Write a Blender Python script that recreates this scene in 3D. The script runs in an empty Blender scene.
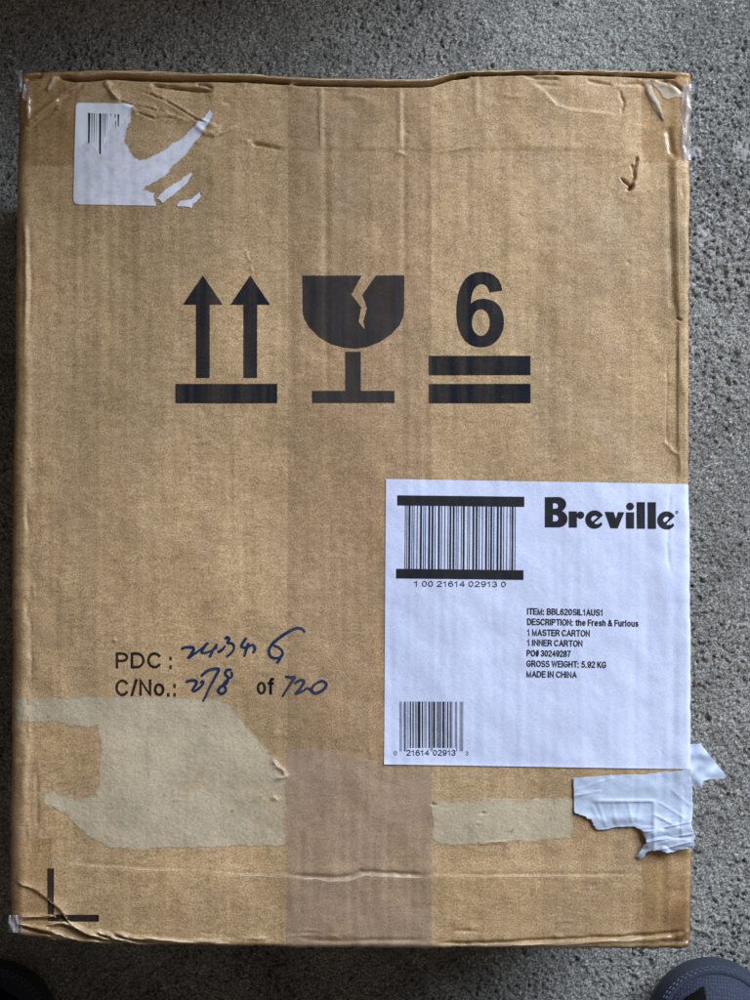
import bpy, bmesh, math, random
import numpy as np
from mathutils import Vector, Matrix

random.seed(7)
rng = np.random.default_rng(11)
scene = bpy.context.scene
COL = scene.collection

# ------------------------------------------------------------------ camera
BOXH = 0.26                     # height of the lying carton (m)
FPX = 2300.0                    # focal length in photograph pixels (750 x 1000)
DIST = 1.15
TILT = math.radians(3.4)
CAM = np.array([0.0, -DIST*math.sin(TILT), BOXH + DIST*math.cos(TILT)])
cam = bpy.data.cameras.new('camera')
cam.sensor_fit = 'VERTICAL'
cam.sensor_height = 24.0
cam.lens = 24.0*FPX/1000.0
cam.clip_start = 0.05
cam.clip_end = 200.0
cam_o = bpy.data.objects.new('camera', cam)
COL.objects.link(cam_o)
cam_o.location = CAM
cam_o.rotation_euler = (TILT, 0, 0)
scene.camera = cam_o

# ------------------------------------------------------------------ light
world = bpy.data.worlds.new('World')
scene.world = world
world.use_nodes = True
wb = world.node_tree.nodes['Background']
wb.inputs[0].default_value = (1.0, 0.86, 0.68, 1)
wb.inputs[1].default_value = 0.17

def area(name, loc, target, sx, sy, power, color):
    l = bpy.data.lights.new(name, 'AREA')
    l.shape = 'RECTANGLE'
    l.size, l.size_y = sx, sy
    l.energy = power
    l.color = color
    o = bpy.data.objects.new(name, l)
    COL.objects.link(o)
    o.location = loc
    d = Vector(target) - Vector(loc)
    o.rotation_euler = d.to_track_quat('-Z', 'Y').to_euler()
    return o
# daylight that falls in from the upper right, past the added shade blocker
area('doorway_light', (2.12, 2.02, 2.1), (0.0, 0.0, 0.2), 2.45, 2.3, 248, (0.84, 0.92, 1.0))

scene.view_settings.view_transform = 'Standard'
scene.view_settings.look = 'None'
scene.view_settings.exposure = 0.0
scene.view_settings.gamma = 1.0
scene.render.engine = 'CYCLES'
scene.cycles.transparent_max_bounces = 16
scene.render.resolution_x = 768
scene.render.resolution_y = 1024

# ------------------------------------------------------------------ geometry of the place
CT, ST = math.cos(TILT), math.sin(TILT)
def U(px, py, z=BOXH):
    """point at height z seen at photograph position (px, py)"""
    px = np.asarray(px, float); py = np.asarray(py, float)
    dx = (px-375.0)/FPX
    dy = -(py-500.0)/FPX
    wy = dy*CT + ST
    wz = dy*ST - CT
    t = (z - CAM[2])/wz
    return CAM[0]+dx*t, CAM[1]+wy*t

# outline of the carton's upper face
_wob = np.random.default_rng(5)
def curve(pts, amp=0.45):
    a = np.array(pts, float)
    k = np.arange(-20, 1020, 7.0)
    n = _wob.standard_normal(len(k))*0.6
    k2 = np.arange(-40, 1040, 34.0); n2 = _wob.standard_normal(len(k2))
    return lambda v: np.interp(v, a[:, 0], a[:, 1])+amp*np.interp(v, k, n)+amp*np.interp(v, k2, n2)
xL = curve([(60, 20), (75, 19), (100, 17.5), (130, 17), (300, 15), (500, 12), (700, 10.5), (860, 9.3), (940, 9)])
xR = curve([(60, 690), (100, 690.5), (163, 689), (300, 688), (480, 689.2), (600, 690.5), (850, 691.5), (950, 690)])
yT = curve([(0, 74), (20, 73), (40, 71.5), (90, 70.8), (160, 71.5), (250, 73.5), (290, 77), (330, 78.6), (400, 79.4), (428, 79), (444, 75.4), (456, 72.6), (500, 70.6), (640, 70.2), (700, 72)])
yB = curve([(0, 931), (20, 934.5), (50, 939.5), (100, 943.5), (140, 945), (250, 946.3), (400, 947.4), (600, 948.2), (680, 948.8), (692, 946.5)])

# ---- height raster of the upper face, in mm, two samples per photograph pixel
RS = 2.0
RX0, RY0, RX1, RY1 = 0, 60, 710, 960
NX, NY = int((RX1-RX0)*RS)+1, int((RY1-RY0)*RS)+1
gx = RX0 + np.arange(NX)/RS
gy = RY0 + np.arange(NY)/RS
GX, GY = np.meshgrid(gx, gy)

def fnoise(ny, nx, lx, ly=None, seed=0, soft=1.0):
    """smooth unit-variance noise with correlation lengths lx, ly in samples"""
    ly = ly or lx
    r = np.random.default_rng(seed).standard_normal((ny, nx))
    fx = np.fft.rfftfreq(nx)[None, :]
    fy = np.fft.fftfreq(ny)[:, None]
    k = np.exp(-0.5*((fx*lx*2.2)**2 + (fy*ly*2.2)**2)**soft)
    out = np.fft.irfft2(np.fft.rfft2(r)*k, s=(ny, nx))
    return out/out.std()

HM = np.zeros((NY, NX))
HM += 0.55*fnoise(NY, NX, 200, 260, 1)
HM += 0.16*fnoise(NY, NX, 50, 60, 2)
HM += 0.035*fnoise(NY, NX, 14, 18, 3)
HM += 0.010*fnoise(NY, NX, 3, 3, 4)
# washboard of the flutes (vertical), stronger in the middle and towards the bottom
fm = 0.4+0.6*np.clip(fnoise(NY, NX, 120, 200, 5), 0, 2)
HM += 0.030*fm*np.sin(2*np.pi*(GX+0.8*fnoise(NY, NX, 40, 300, 6))/12.3)
HM += 0.026*fnoise(NY, NX, 10, 340, 8)

def poly_dist(pts, pad):
    """raster window, unsigned distance, signed side and position along a polyline"""
    a = np.array(pts, float)
    x0, x1 = a[:, 0].min()-pad, a[:, 0].max()+pad
    y0, y1 = a[:, 1].min()-pad, a[:, 1].max()+pad
    i0, i1 = max(0, int((x0-RX0)*RS)), min(NX, int((x1-RX0)*RS)+2)
    j0, j1 = max(0, int((y0-RY0)*RS)), min(NY, int((y1-RY0)*RS)+2)
    X, Y = GX[j0:j1, i0:i1], GY[j0:j1, i0:i1]
    best = np.full(X.shape, 1e9); side = np.zeros(X.shape); tt = np.zeros(X.shape)
    seg = np.hypot(*(a[1:]-a[:-1]).T); L = seg.sum(); acc = 0
    for k in range(len(a)-1):
        p, q = a[k], a[k+1]; d = q-p; l = max(seg[k], 1e-6)
        t = np.clip(((X-p[0])*d[0]+(Y-p[1])*d[1])/l**2, 0, 1)
        ex, ey = X-(p[0]+t*d[0]), Y-(p[1]+t*d[1])
        dd = np.hypot(ex, ey)
        m = dd < best
        best[m] = dd[m]
        side[m] = np.sign(d[0]*ey-d[1]*ex)[m]
        tt[m] = ((acc+t*l)/L)[m]
        acc += l
    return (slice(j0, j1), slice(i0, i1)), best, side, tt

def rough(pts, amp=0.8, n=2):
    for _ in range(n):
        out = [pts[0]]
        for p, q in zip(pts[:-1], pts[1:]):
            l = math.hypot(q[0]-p[0], q[1]-p[1])
            s = min(amp, l*0.16)
            out.append(((p[0]+q[0])/2+random.uniform(-s, s), (p[1]+q[1])/2+random.uniform(-s, s)))
            out.append(q)
        pts = out
    return pts

def fade(tt, f):
    return np.clip(np.minimum(tt, 1-tt)/f, 0, 1) if f else 1.0
def ridge(pts, amp, w, f=0.15, r=0.7):
    """a rounded crease (amp > 0) or a slit (amp < 0)"""
    sl, d, s, t = poly_dist(rough(pts, r), 4*w+2)
    HM[sl] += amp*np.exp(-(d/w)**2)*fade(t, f)
def lip(pts, amp, w, hard=0.7, f=0.15, r=0.7):
    """a paper lip: a sudden step on one side (side > 0 is high), sloping off behind it"""
    sl, d, s, t = poly_dist(rough(pts, r), 5*w+2)
    sd = d*s
    HM[sl] += amp*fade(t, f)*np.where(sd > 0, np.exp(-sd/w), np.exp(-(sd/hard)**2))

def sstep(a, b, v):
    t = np.clip((v-a)/(b-a), 0, 1)
    return t*t*(3-2*t)

_e = np.minimum(np.minimum(GX-xL(gy)[:, None], xR(gy)[:, None]-GX), np.minimum((GY-yT(gx)[None, :])*0.8, yB(gx)[None, :]-GY))
_e = np.clip(_e, 0, None)
HM += 0.16*fnoise(NY, NX, 44, 34, 9)*np.exp(-_e/34)+0.03*fnoise(NY, NX, 14, 11, 10)*np.exp(-_e/22)
# vertical folds that run down from the top edge
ridge([(324, 80), (325, 150), (326, 260), (326, 420)], -0.42, 4.0, 0.25)
ridge([(320, 84), (321, 150)], 0.35, 2.2)
ridge([(400, 86), (401, 150)], 0.5, 2.2)
ridge([(404, 86), (404, 152), (405, 300)], -0.32, 3.0)
ridge([(476, 74), (476, 118)], 0.35, 3)
ridge([(467, 140), (468, 240)], -0.25, 4)
ridge([(290, 90), (291, 420)], -0.16, 5)
ridge([(232, 120), (230, 330)], 0.18, 6)
for x in (300, 312, 338, 350, 362, 374, 386, 412, 422):
    ridge([(x, 800), (x+random.uniform(-1, 1), 940)], -0.15, 3.0, 0.3)
# where the inner flaps end under the face
HM += 0.35*(1-sstep(146, 152, GY))*sstep(240, 300, GX)*(1-sstep(560, 640, GX))
lip([(250, 142), (268, 145), (285, 149)], -0.7, 5)
lip([(432, 151), (452, 149), (470, 145), (482, 138), (492, 132)], 0.6, 5)
ridge([(395, 152), (402, 153), (406, 156)], 0.5, 1.5)
# creases around the torn sticker
lip([(110, 88), (119, 100), (132, 104), (150, 107.5), (166, 112), (176, 114)], 1.5, 6, 0.8)
lip([(140, 90), (152, 93), (163, 97.5), (178, 106), (197, 118), (210, 123), (224, 128)], 1.4, 7, 0.8)
lip([(122, 106), (135, 110.5), (146, 114), (155, 117), (166, 116), (176, 116), (193, 122)], 0.9, 4, 0.7)
ridge([(104, 80), (110, 88), (119, 101)], 1.4, 3)
ridge([(193, 122), (204, 132), (214, 135), (224, 131), (238, 124)], 0.9, 2.2)
lip([(150, 84), (166, 86), (190, 88.5), (214, 90)], -1.6, 5, 0.9)
ridge([(240, 140), (250, 141)], 0.5, 2)
# wrinkled tape in the upper left corner
ridge([(82, 85), (63, 95), (37, 116), (24, 130)], 1.3, 3.0)
ridge([(84, 88), (66, 98), (40, 119), (26, 134)], -0.9, 2.4)
ridge([(56, 77), (52, 84), (48, 91)], 0.9, 1.6)
ridge([(24, 80), (33, 77), (44, 74)], -1.4, 2.0)
ridge([(29, 96), (27, 106), (28, 122)], 1.0, 2.2)
ridge([(60, 104), (56, 109)], 0.6, 2)
# upper right corner
lip([(524, 80), (538, 88), (549, 98), (556, 106), (572, 110), (596, 113), (621, 116)], 0.6, 14, 1.6)
ridge([(619, 90), (621, 95), (624, 102), (622, 108), (621, 114)], -1.2, 1.0)
ridge([(637, 156), (636, 163), (634, 170), (635, 178), (631, 186)], -2.6, 1.0, 0.1)
ridge([(632, 164), (633, 170)], -1.4, 0.8)
ridge([(621, 178), (626, 183), (630, 186)], -2.2, 0.9, 0.1)
ridge([(631, 184), (629.5, 191)], -5.0, 1.9, 0.1)
ridge([(640, 152), (637, 170), (630, 196)], 0.7, 5)
lip([(664, 122), (657, 107), (650, 96), (645, 82)], 1.1, 7, 0.8)
ridge([(648, 84), (668, 82), (680, 92)], 1.0, 3.5)
ridge([(655, 79), (672, 83), (684, 92)], -2.4, 1.8)
ridge([(668, 126), (671, 148), (678, 160)], -0.9, 3)
ridge([(560, 152), (600, 148), (640, 152)], 0.25, 6)
ridge([(520, 140), (560, 150)], 0.2, 8)
# right-hand edge: the crushed rim stands up above the face
rim = np.interp(gy, [60, 150, 168, 240, 300, 314, 330, 440, 455, 480, 620, 940], [0.5, 0.9, 2.3, 2.2, 1.8, 1.0, 0.9, 0.8, 0.4, 0.2, 0.2, 0.4])[:, None]
xa = np.interp(gy, [60, 165, 240, 300, 312, 330, 450, 520, 950], [668, 667, 669, 672, 676, 676, 676, 672, 668])[:, None]
xb = np.interp(gy, [60, 165, 240, 300, 312, 330, 450, 520, 950], [680, 676.5, 677.5, 678.5, 679, 679, 679.5, 682, 682])[:, None]
HM += rim*sstep(0, 1, (GX-xa)/(xb-xa))
ridge([(676, 318), (681, 321.5)], -1.6, 1.0)
ridge([(668, 345), (667, 380), (666, 420), (668, 447), (676, 451), (684, 450)], -0.35, 1.1)
ridge([(664, 440), (672, 450), (680, 456)], 0.6, 2)
ridge([(665, 166), (664, 260), (668, 330)], 0.2, 4)
ridge([(671, 485), (668, 520), (667, 545), (671, 575)], -0.5, 1.3)
ridge([(663, 485), (663, 760)], 0.35, 7)
# left-hand edge: a softened rim
HM += 0.55*np.exp(-((GX-(xL(gy)[:, None]+13))/4.5)**2)*sstep(160, 240, GY)
ridge([(24, 215), (27, 260), (27, 300), (25, 330)], 0.8, 2.4)
ridge([(29, 215), (31, 280), (28, 340)], -0.5, 2.0)
ridge([(38, 728), (26, 745), (24, 790), (28, 835)], 0.6, 4)
ridge([(37, 768), (38, 832)], -0.5, 2.2)
# fold across the lower part
lip([(45, 861), (110, 867), (180, 870), (245, 874), (292, 876), (330, 878), (352, 877), (362, 872), (378, 873), (400, 875), (432, 876), (500, 876), (560, 875), (640, 876)], 0.35, 9, 1.0, 0.05)
HM += 0.45*sstep(858, 874, GY)*(1-sstep(880, 935, GY))
ridge([(284, 875), (330, 877.5), (350, 876), (360, 871), (376, 872), (400, 874), (436, 875)], -1.1, 1.8)
ridge([(60, 862), (180, 869.5), (284, 875)], -0.25, 2.0)
ridge([(436, 875), (560, 874.5), (640, 875)], -0.3, 2.0)
ridge([(300, 940), (350, 941), (430, 940)], -0.7, 1.8)
lip([(436, 801), (480, 799), (520, 801), (568, 799)], 0.15, 4)
ridge([(478, 843.5), (496, 842), (508, 842.5)], 0.6, 1.2)
ridge([(270, 758), (280, 768), (286, 776), (274, 779)], 0.9, 2)
ridge([(272, 796), (278, 800)], 0.8, 1.6)
# crushed lower left corner
FRAY_GLINTS = []
lip([(100, 938), (82, 932), (70, 923), (60, 909), (46, 897), (30, 887), (15, 881)], 1.5, 7, 0.8, 0.08)
for pts, a, w in (([(18, 917), (36, 916), (56, 915.5)], 1.2, 1.6),
                  ([(14, 922), (34, 927), (56, 933), (76, 939)], 1.9, 1.5),
                  ([(46, 926), (62, 922), (74, 926), (86, 932), (104, 938), (118, 940)], 1.8, 1.7),
                  ([(40, 934), (60, 936.5), (84, 941), (104, 943)], 1.6, 1.4),
                  ([(94, 931), (106, 934), (120, 939), (136, 943)], 1.8, 1.6),
                  ([(112, 933), (130, 937), (160, 941), (190, 944)], 1.5, 1.5),
                  ([(140, 937), (180, 941), (230, 943.5)], 1.0, 1.4)):
    ridge(pts, a*1.2, w, 0.12)
    ridge([(x, y+2.8) for x, y in pts], -a*1.3, 1.3, 0.12)
    FRAY_GLINTS.append((pts, 2.0))
# long split along the lower edge
ridge([(432, 944), (470, 943), (505, 942), (545, 939.5), (570, 938.5), (610, 937), (650, 935), (688, 931)], -1.9, 1.3, 0.1)
ridge([(505, 945), (560, 942.5), (640, 940), (684, 937)], 0.9, 2.0, 0.1)
ridge([(640, 880), (642, 935)], 0.25, 3)
ridge([(671, 850), (671, 934)], 0.5, 5)
ridge([(676, 936), (684, 934), (690, 930)], 0.8, 1.6)
ridge([(672, 942), (690, 940)], -0.8, 1.4)
# the many small wrinkles of a handled carton, along its rims
for k in range(34):
    x = random.uniform(90, 660); y = 82+abs(random.gauss(0, 9)); l = random.uniform(8, 34)
    a = random.choice((-1, 1))*random.uniform(0.15, 0.5)
    ridge([(x, y), (x+l*0.5, y+random.uniform(-2, 3)), (x+l, y+random.uniform(-3, 5))], a, random.uniform(1.0, 2.2), 0.3)
for k in range(26):
    x = random.uniform(130, 660); y = 941-abs(random.gauss(0, 5)); l = random.uniform(10, 40)
    ridge([(x, y), (x+l*0.5, y+random.uniform(-1.5, 1.5)), (x+l, y+random.uniform(-2, 2))], random.choice((-1, 1))*random.uniform(0.2, 0.55), random.uniform(0.9, 1.8), 0.3)
for k in range(26):
    y = random.uniform(180, 920); x = random.choice((686-abs(random.gauss(0, 6)), 26+abs(random.gauss(0, 5)))); l = random.uniform(10, 46)
    if 470 < y < 770 and x > 400: continue
    ridge([(x, y), (x+random.uniform(-1.5, 1.5), y+l*0.5), (x+random.uniform(-2, 2), y+l)], random.choice((-1, 1))*random.uniform(0.15, 0.5), random.uniform(1.0, 2.0), 0.3)
# small cracks and nicks
ridge([(245, 250), (249, 258), (252, 266), (251, 274)], 0.5, 1.3)
ridge([(247, 252), (251, 262), (254, 270)], -0.5, 1.0)
for x, y, a in ((115, 640, 0.7), (483, 813, -0.9), (433, 804, -1.0), (478, 823, 0.5), (628, 262, -0.6), (621, 376, -0.5), (407, 132, -0.5), (520, 214, -0.3), (180, 800, 0.4), (205, 725, 0.3), (650, 190, 0.3)):
    ridge([(x-0.6, y), (x+0.6, y+0.4)], a, 1.3, 0)
# gap between the upper rim and the face
def groove(pts, depth, w):
    sl, d, s, t = poly_dist(pts, 3*w+2)
    HM[sl] -= depth*np.exp(-(d/w)**4)*fade(t, 0.04)
groove([(58, 77), (75, 79.5), (92, 79), (110, 77), (140, 78.5), (180, 79.5), (210, 79), (240, 79.5), (270, 81), (292, 83.2)], 9.0, 2.0)
groove([(290, 83.2), (330, 84.4), (400, 85.2), (430, 84.6), (442, 81), (450, 78), (470, 75.8)], 8.0, 1.8)
groove([(455, 75), (500, 74), (560, 73.6), (610, 74.2), (640, 75.5), (676, 77.5)], 7.0, 1.3)
HM += 0.8*np.exp(-((GY-(yT(gx)[None, :]+1.8))/1.6)**2)

# slits that gape beside the creases
for pts, a in (([(119, 100.5), (132, 105), (150, 108.5), (166, 113)], 2.2), ([(142, 92), (152, 94.5), (163, 99), (178, 107.5), (197, 119.5), (206, 123)], 2.4),
               ([(135, 112), (146, 115.5), (155, 118.5), (166, 117.4), (176, 117.5)], 1.8), ([(150, 85), (166, 87), (190, 89.5), (212, 91)], 3.0), ([(110, 87), (119, 98)], 1.2),
               ([(84, 86.5), (70, 93), (56, 101)], 1.6), ([(36, 119), (26, 128)], 1.2), ([(26, 80), (34, 78.5), (42, 76)], 2.2), ([(252, 144), (268, 147), (280, 149.5)], 1.4),
               ([(196, 84.5), (207, 85.5), (213, 87)], 2.0), ([(524, 76), (538, 79), (560, 80)], 1.6), ([(586, 80), (600, 83), (612, 85)], 1.2), ([(452, 76.5), (470, 74.5), (490, 74)], 1.5)):
    ridge(pts, -a, 0.95, 0.12, 0.5)
# rounded edges
def roundoff(d, R):
    q = np.clip(1-np.clip(d, 0, R)/R, 0, 1)
    return -(R/RS_MM)*(1-np.sqrt(np.clip(1-q*q, 0, 1)))
RS_MM = 2.0       # photograph pixels per mm on the face
dl = GX-xL(gy)[:, None]
dr = xR(gy)[:, None]-GX
dtp = GY-yT(gx)[None, :]
db = yB(gx)[None, :]-GY
HM += np.where(dl < 11, roundoff(dl, 11.0), 0)
HM += np.where(dr < 4.5, roundoff(dr, 4.5), 0)
HM += np.where(dtp < 2.5, roundoff(dtp, 2.5), 0)
HM += np.where(db < 4, roundoff(db, 4.0), 0)

def hsample(px, py, A=None):
    A = HM if A is None else A
    fx = np.clip((px-RX0)*RS, 0, NX-1.001); fy = np.clip((py-RY0)*RS, 0, NY-1.001)
    i = fx.astype(int); j = fy.astype(int); a = fx-i; b = fy-j
    return (A[j, i]*(1-a)+A[j, i+1]*a)*(1-b)+(A[j+1, i]*(1-a)+A[j+1, i+1]*a)*b
_gy, _gx = np.gradient(HM, 1/RS/RS_MM)    # mm per mm, image axes
_ln = np.sqrt(1+_gx**2+_gy**2)
NXR, NYR, NZR = -_gx/_ln, _gy/_ln, 1/_ln
_k = 5
def _smooth(A):
    B = A.copy()
    for s in range(1, _k):
        B += np.roll(A, s, 0)+np.roll(A, -s, 0)+np.roll(A, s, 1)+np.roll(A, -s, 1)
    return B/(4*(_k-1)+1)
NXS, NYS, NZS = _smooth(NXR), _smooth(NYR), _smooth(NZR)

def surf(px, py, off=0.0, extra=None):
    """world points on the carton's face at photograph position, off mm above it;
    beyond an edge the surface turns down the carton's side"""
    px = np.asarray(px, float); py = np.asarray(py, float)
    lx, rx = xL(py), xR(py)
    ty, by = yT(px), yB(px)
    cx = np.clip(px, lx, rx); cy = np.clip(py, ty, by)
    over = np.abs(px-cx)+np.abs(py-cy)
    h = hsample(cx, cy)-over/RS_MM
    nx, ny, nz = hsample(cx, cy, NXS), hsample(cx, cy, NYS), hsample(cx, cy, NZS)
    out = over > 0
    nx = np.where(out, np.sign(px-cx)*1.0, nx); ny = np.where(out, -np.sign(py-cy)*1.0, ny); nz = np.where(out, 0.0, nz)
    o = off if extra is None else off+extra
    X, Y = U(cx, cy)
    return np.stack([X+nx*o*1e-3, Y+ny*o*1e-3, BOXH+(h+nz*o)*1e-3], -1)

# ------------------------------------------------------------------ materials
def new_mat(name):
    m = bpy.data.materials.new(name)
    m.use_nodes = True
    nt = m.node_tree
    return m, nt, nt.nodes, nt.links, nt.nodes['Principled BSDF']
def N(nt, typ, **kw):
    n = nt.nodes.new(typ)
    for k, v in kw.items():
        if k in n.inputs: n.inputs[k].default_value = v
        else: setattr(n, k, v)
    return n
def noise(nt, scale, detail=2.0, rough_=0.5, vec=None, dist=0.0):
    n = nt.nodes.new('ShaderNodeTexNoise')
    n.inputs['Scale'].default_value = scale
    n.inputs['Detail'].default_value = detail
    n.inputs['Roughness'].default_value = rough_
    n.inputs['Distortion'].default_value = dist
    if vec is not None: nt.links.new(vec, n.inputs['Vector'])
    return n.outputs['Fac']
def ramp(nt, fac, stops):
    r = nt.nodes.new('ShaderNodeValToRGB')
    el = r.color_ramp.elements
    while len(el) < len(stops): el.new(0.5)
    for e, (p, c) in zip(el, stops):
        e.position = p
        e.color = (c[0], c[1], c[2], 1) if not isinstance(c, (int, float)) else (c, c, c, 1)
    nt.links.new(fac, r.inputs['Fac'])
    return r.outputs['Color']
def mix(nt, fac, a, b, typ='MIX'):
    m = nt.nodes.new('ShaderNodeMix')
    m.data_type = 'RGBA'; m.blend_type = typ
    for inp, v in ((m.inputs[0], fac), (m.inputs[6], a), (m.inputs[7], b)):
        if isinstance(v, (int, float)): inp.default_value = v
        elif isinstance(v, tuple): inp.default_value = (v[0], v[1], v[2], 1)
        else: nt.links.new(v, inp)
    return m.outputs[2]
def math_(nt, op, a, b=0.0):
    m = nt.nodes.new('ShaderNodeMath'); m.operation = op
    for inp, v in ((m.inputs[0], a), (m.inputs[1], b)):
        if isinstance(v, (int, float)): inp.default_value = v
        else: nt.links.new(v, inp)
    return m.outputs[0]
def coords(nt, sx=1, sy=1, sz=1):
    t = nt.nodes.new('ShaderNodeTexCoord')
    mp = nt.nodes.new('ShaderNodeMapping')
    mp.inputs['Scale'].default_value = (sx, sy, sz)
    nt.links.new(t.outputs['Object'], mp.inputs['Vector'])
    return mp.outputs['Vector']
def bump(nt, height, strength, dist, normal=None):
    b = nt.nodes.new('ShaderNodeBump')
    b.inputs['Strength'].default_value = strength
    b.inputs['Distance'].default_value = dist
    nt.links.new(height, b.inputs['Height'])
    if normal is not None: nt.links.new(normal, b.inputs['Normal'])
    return b.outputs['Normal']

def cardboard_colour(nt, base=(0.408, 0.270, 0.140)):
    v = coords(nt)
    vs = coords(nt, 1.0, 0.03, 1.0)
    vf = coords(nt, 0.35, 1.0, 1.0)
    dark = tuple(c*0.86 for c in base); lite = tuple(c*1.12 for c in base)
    c = ramp(nt, noise(nt, 14, 4, 0.55, v), [(0.3, dark), (0.7, lite)])
    # broad faint bands where the flutes show through, and finer ones
    band = ramp(nt, noise(nt, 38, 2, 0.5, coords(nt, 1.0, 0.02, 1.0)), [(0.35, 0.91), (0.65, 1.06)])
    c = mix(nt, 1.0, c, band, 'MULTIPLY')
    streak = ramp(nt, noise(nt, 150, 2, 0.5, vs), [(0.30, 0.95), (0.70, 1.04)])
    c = mix(nt, 1.0, c, streak, 'MULTIPLY')
    blot = ramp(nt, noise(nt, 70, 5, 0.65, v), [(0.35, (0.95, 0.94, 0.93)), (0.5, (1, 1, 1)), (0.66, (1.04, 1.04, 1.05))])
    c = mix(nt, 1.0, c, blot, 'MULTIPLY')
    fib = ramp(nt, noise(nt, 420, 3, 0.65, vf), [(0.28, (0.80, 0.79, 0.76)), (0.5, (1, 1, 1)), (0.72, (1.16, 1.18, 1.22))])
    c = mix(nt, 1.0, c, fib, 'MULTIPLY')
    grain = ramp(nt, noise(nt, 1500, 3, 0.75, v), [(0.36, 0.52), (0.5, 0.98), (0.64, 1.5)])
    c = mix(nt, 1.0, c, grain, 'MULTIPLY')
    # long pale fibres and rubbed places
    hair = ramp(nt, noise(nt, 260, 2, 0.6, coords(nt, 0.25, 1.6, 1.0), 1.5), [(0.64, 0.0), (0.72, 0.35)])
    c = mix(nt, hair, c, tuple(min(1, x*1.45) for x in base))
    rub = ramp(nt, noise(nt, 22, 6, 0.7, coords(nt, 1.3, 0.8, 1.0)), [(0.62, 0.0), (0.74, 0.16)])
    c = mix(nt, rub, c, (0.47, 0.37, 0.24))
    fleck = ramp(nt, noise(nt, 330, 1, 0.5, v), [(0.72, 0.0), (0.77, 0.55)])
    c = mix(nt, fleck, c, (0.20, 0.115, 0.05))
    return c, v
def make_cardboard():
    m, nt, nd, lk, p = new_mat('cardboard')
    c, v = cardboard_colour(nt)
    lk.new(c, p.inputs['Base Color'])
    p.inputs['Roughness'].default_value = 0.58
    p.inputs['Specular IOR Level'].default_value = 0.85
    h = noise(nt, 900, 3, 0.6, v)
    lk.new(bump(nt, h, 0.35, 0.0004), p.inputs['Normal'])
    return m
def make_ink(name, col, wear=0.5):
    m, nt, nd, lk, p = new_mat(name)
    c, v = cardboard_colour(nt)
    vs = coords(nt, 1.0, 0.05, 1.0)
    w = ramp(nt, noise(nt, 900, 3, 0.7, v), [(0.60, 0.0), (0.82, wear)])
    w2 = ramp(nt, noise(nt, 160, 2, 0.6, vs), [(0.35, 0.0), (0.75, 0.10)])
    ww = math_(nt, 'ADD', w, w2)
    lk.new(mix(nt, ww, col, c), p.inputs['Base Color'])
    p.inputs['Roughness'].default_value = 0.6
    p.inputs['Specular IOR Level'].default_value = 0.06
    lk.new(bump(nt, noise(nt, 900, 3, 0.6, v), 0.3, 0.0004), p.inputs['Normal'])
    return m
def make_paper(name, col, var=0.04, mott=None, rough_=0.5):
    m, nt, nd, lk, p = new_mat(name)
    v = coords(nt)
    c = ramp(nt, noise(nt, 1300, 2, 0.7, v), [(0.36, tuple(x*(1-var) for x in col)), (0.64, tuple(x*(1+var) for x in col))])
    big = ramp(nt, noise(nt, 18, 3, 0.5, v), [(0.3, 0.97), (0.7, 1.02)])
    c = mix(nt, 1.0, c, big, 'MULTIPLY')
    if mott:
        f = ramp(nt, noise(nt, 230, 4, 0.65, v), [(0.46, 0.0), (0.72, mott[1])])
        c = mix(nt, f, c, mott[0])
    lk.new(c, p.inputs['Base Color'])
    p.inputs['Roughness'].default_value = rough_
    p.inputs['Specular IOR Level'].default_value = 0.35
    lk.new(bump(nt, noise(nt, 500, 3, 0.6, v), 0.25, 0.0003), p.inputs['Normal'])
    return m
def make_peeled():
    m, nt, nd, lk, p = new_mat('peeled_liner')
    v = coords(nt)
    b = (0.455, 0.378, 0.268)
    c = ramp(nt, noise(nt, 60, 4, 0.6, v), [(0.3, tuple(x*0.86 for x in b)), (0.7, tuple(x*1.1 for x in b))])
    g = ramp(nt, noise(nt, 1100, 3, 0.7, v), [(0.25, 0.72), (0.5, 1.0), (0.75, 1.25)])
    c = mix(nt, 1.0, c, g, 'MULTIPLY')
    f = ramp(nt, noise(nt, 300, 1, 0.5, v), [(0.70, 0.0), (0.75, 0.35)])
    c = mix(nt, f, c, (0.60, 0.53, 0.43))
    rem = ramp(nt, noise(nt, 48, 6, 0.72, coords(nt, 0.9, 1.2, 1)), [(0.54, 0.0), (0.66, 0.62)])
    c = mix(nt, rem, c, (0.37, 0.27, 0.16))
    tuft = ramp(nt, noise(nt, 600, 4, 0.7, coords(nt, 1.0, 0.5, 1)), [(0.56, 0.0), (0.68, 0.45)])
    c = mix(nt, tuft, c, (0.60, 0.53, 0.42))
    f2 = ramp(nt, noise(nt, 240, 1, 0.5, coords(nt, 1.3, 0.9, 1)), [(0.74, 0.0), (0.78, 0.6)])
    c = mix(nt, f2, c, (0.22, 0.15, 0.08))
    lk.new(c, p.inputs['Base Color'])
    p.inputs['Roughness'].default_value = 0.85
    h = noise(nt, 420, 5, 0.7, v)
    lk.new(bump(nt, h, 0.7, 0.0006), p.inputs['Normal'])
    return m
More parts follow.
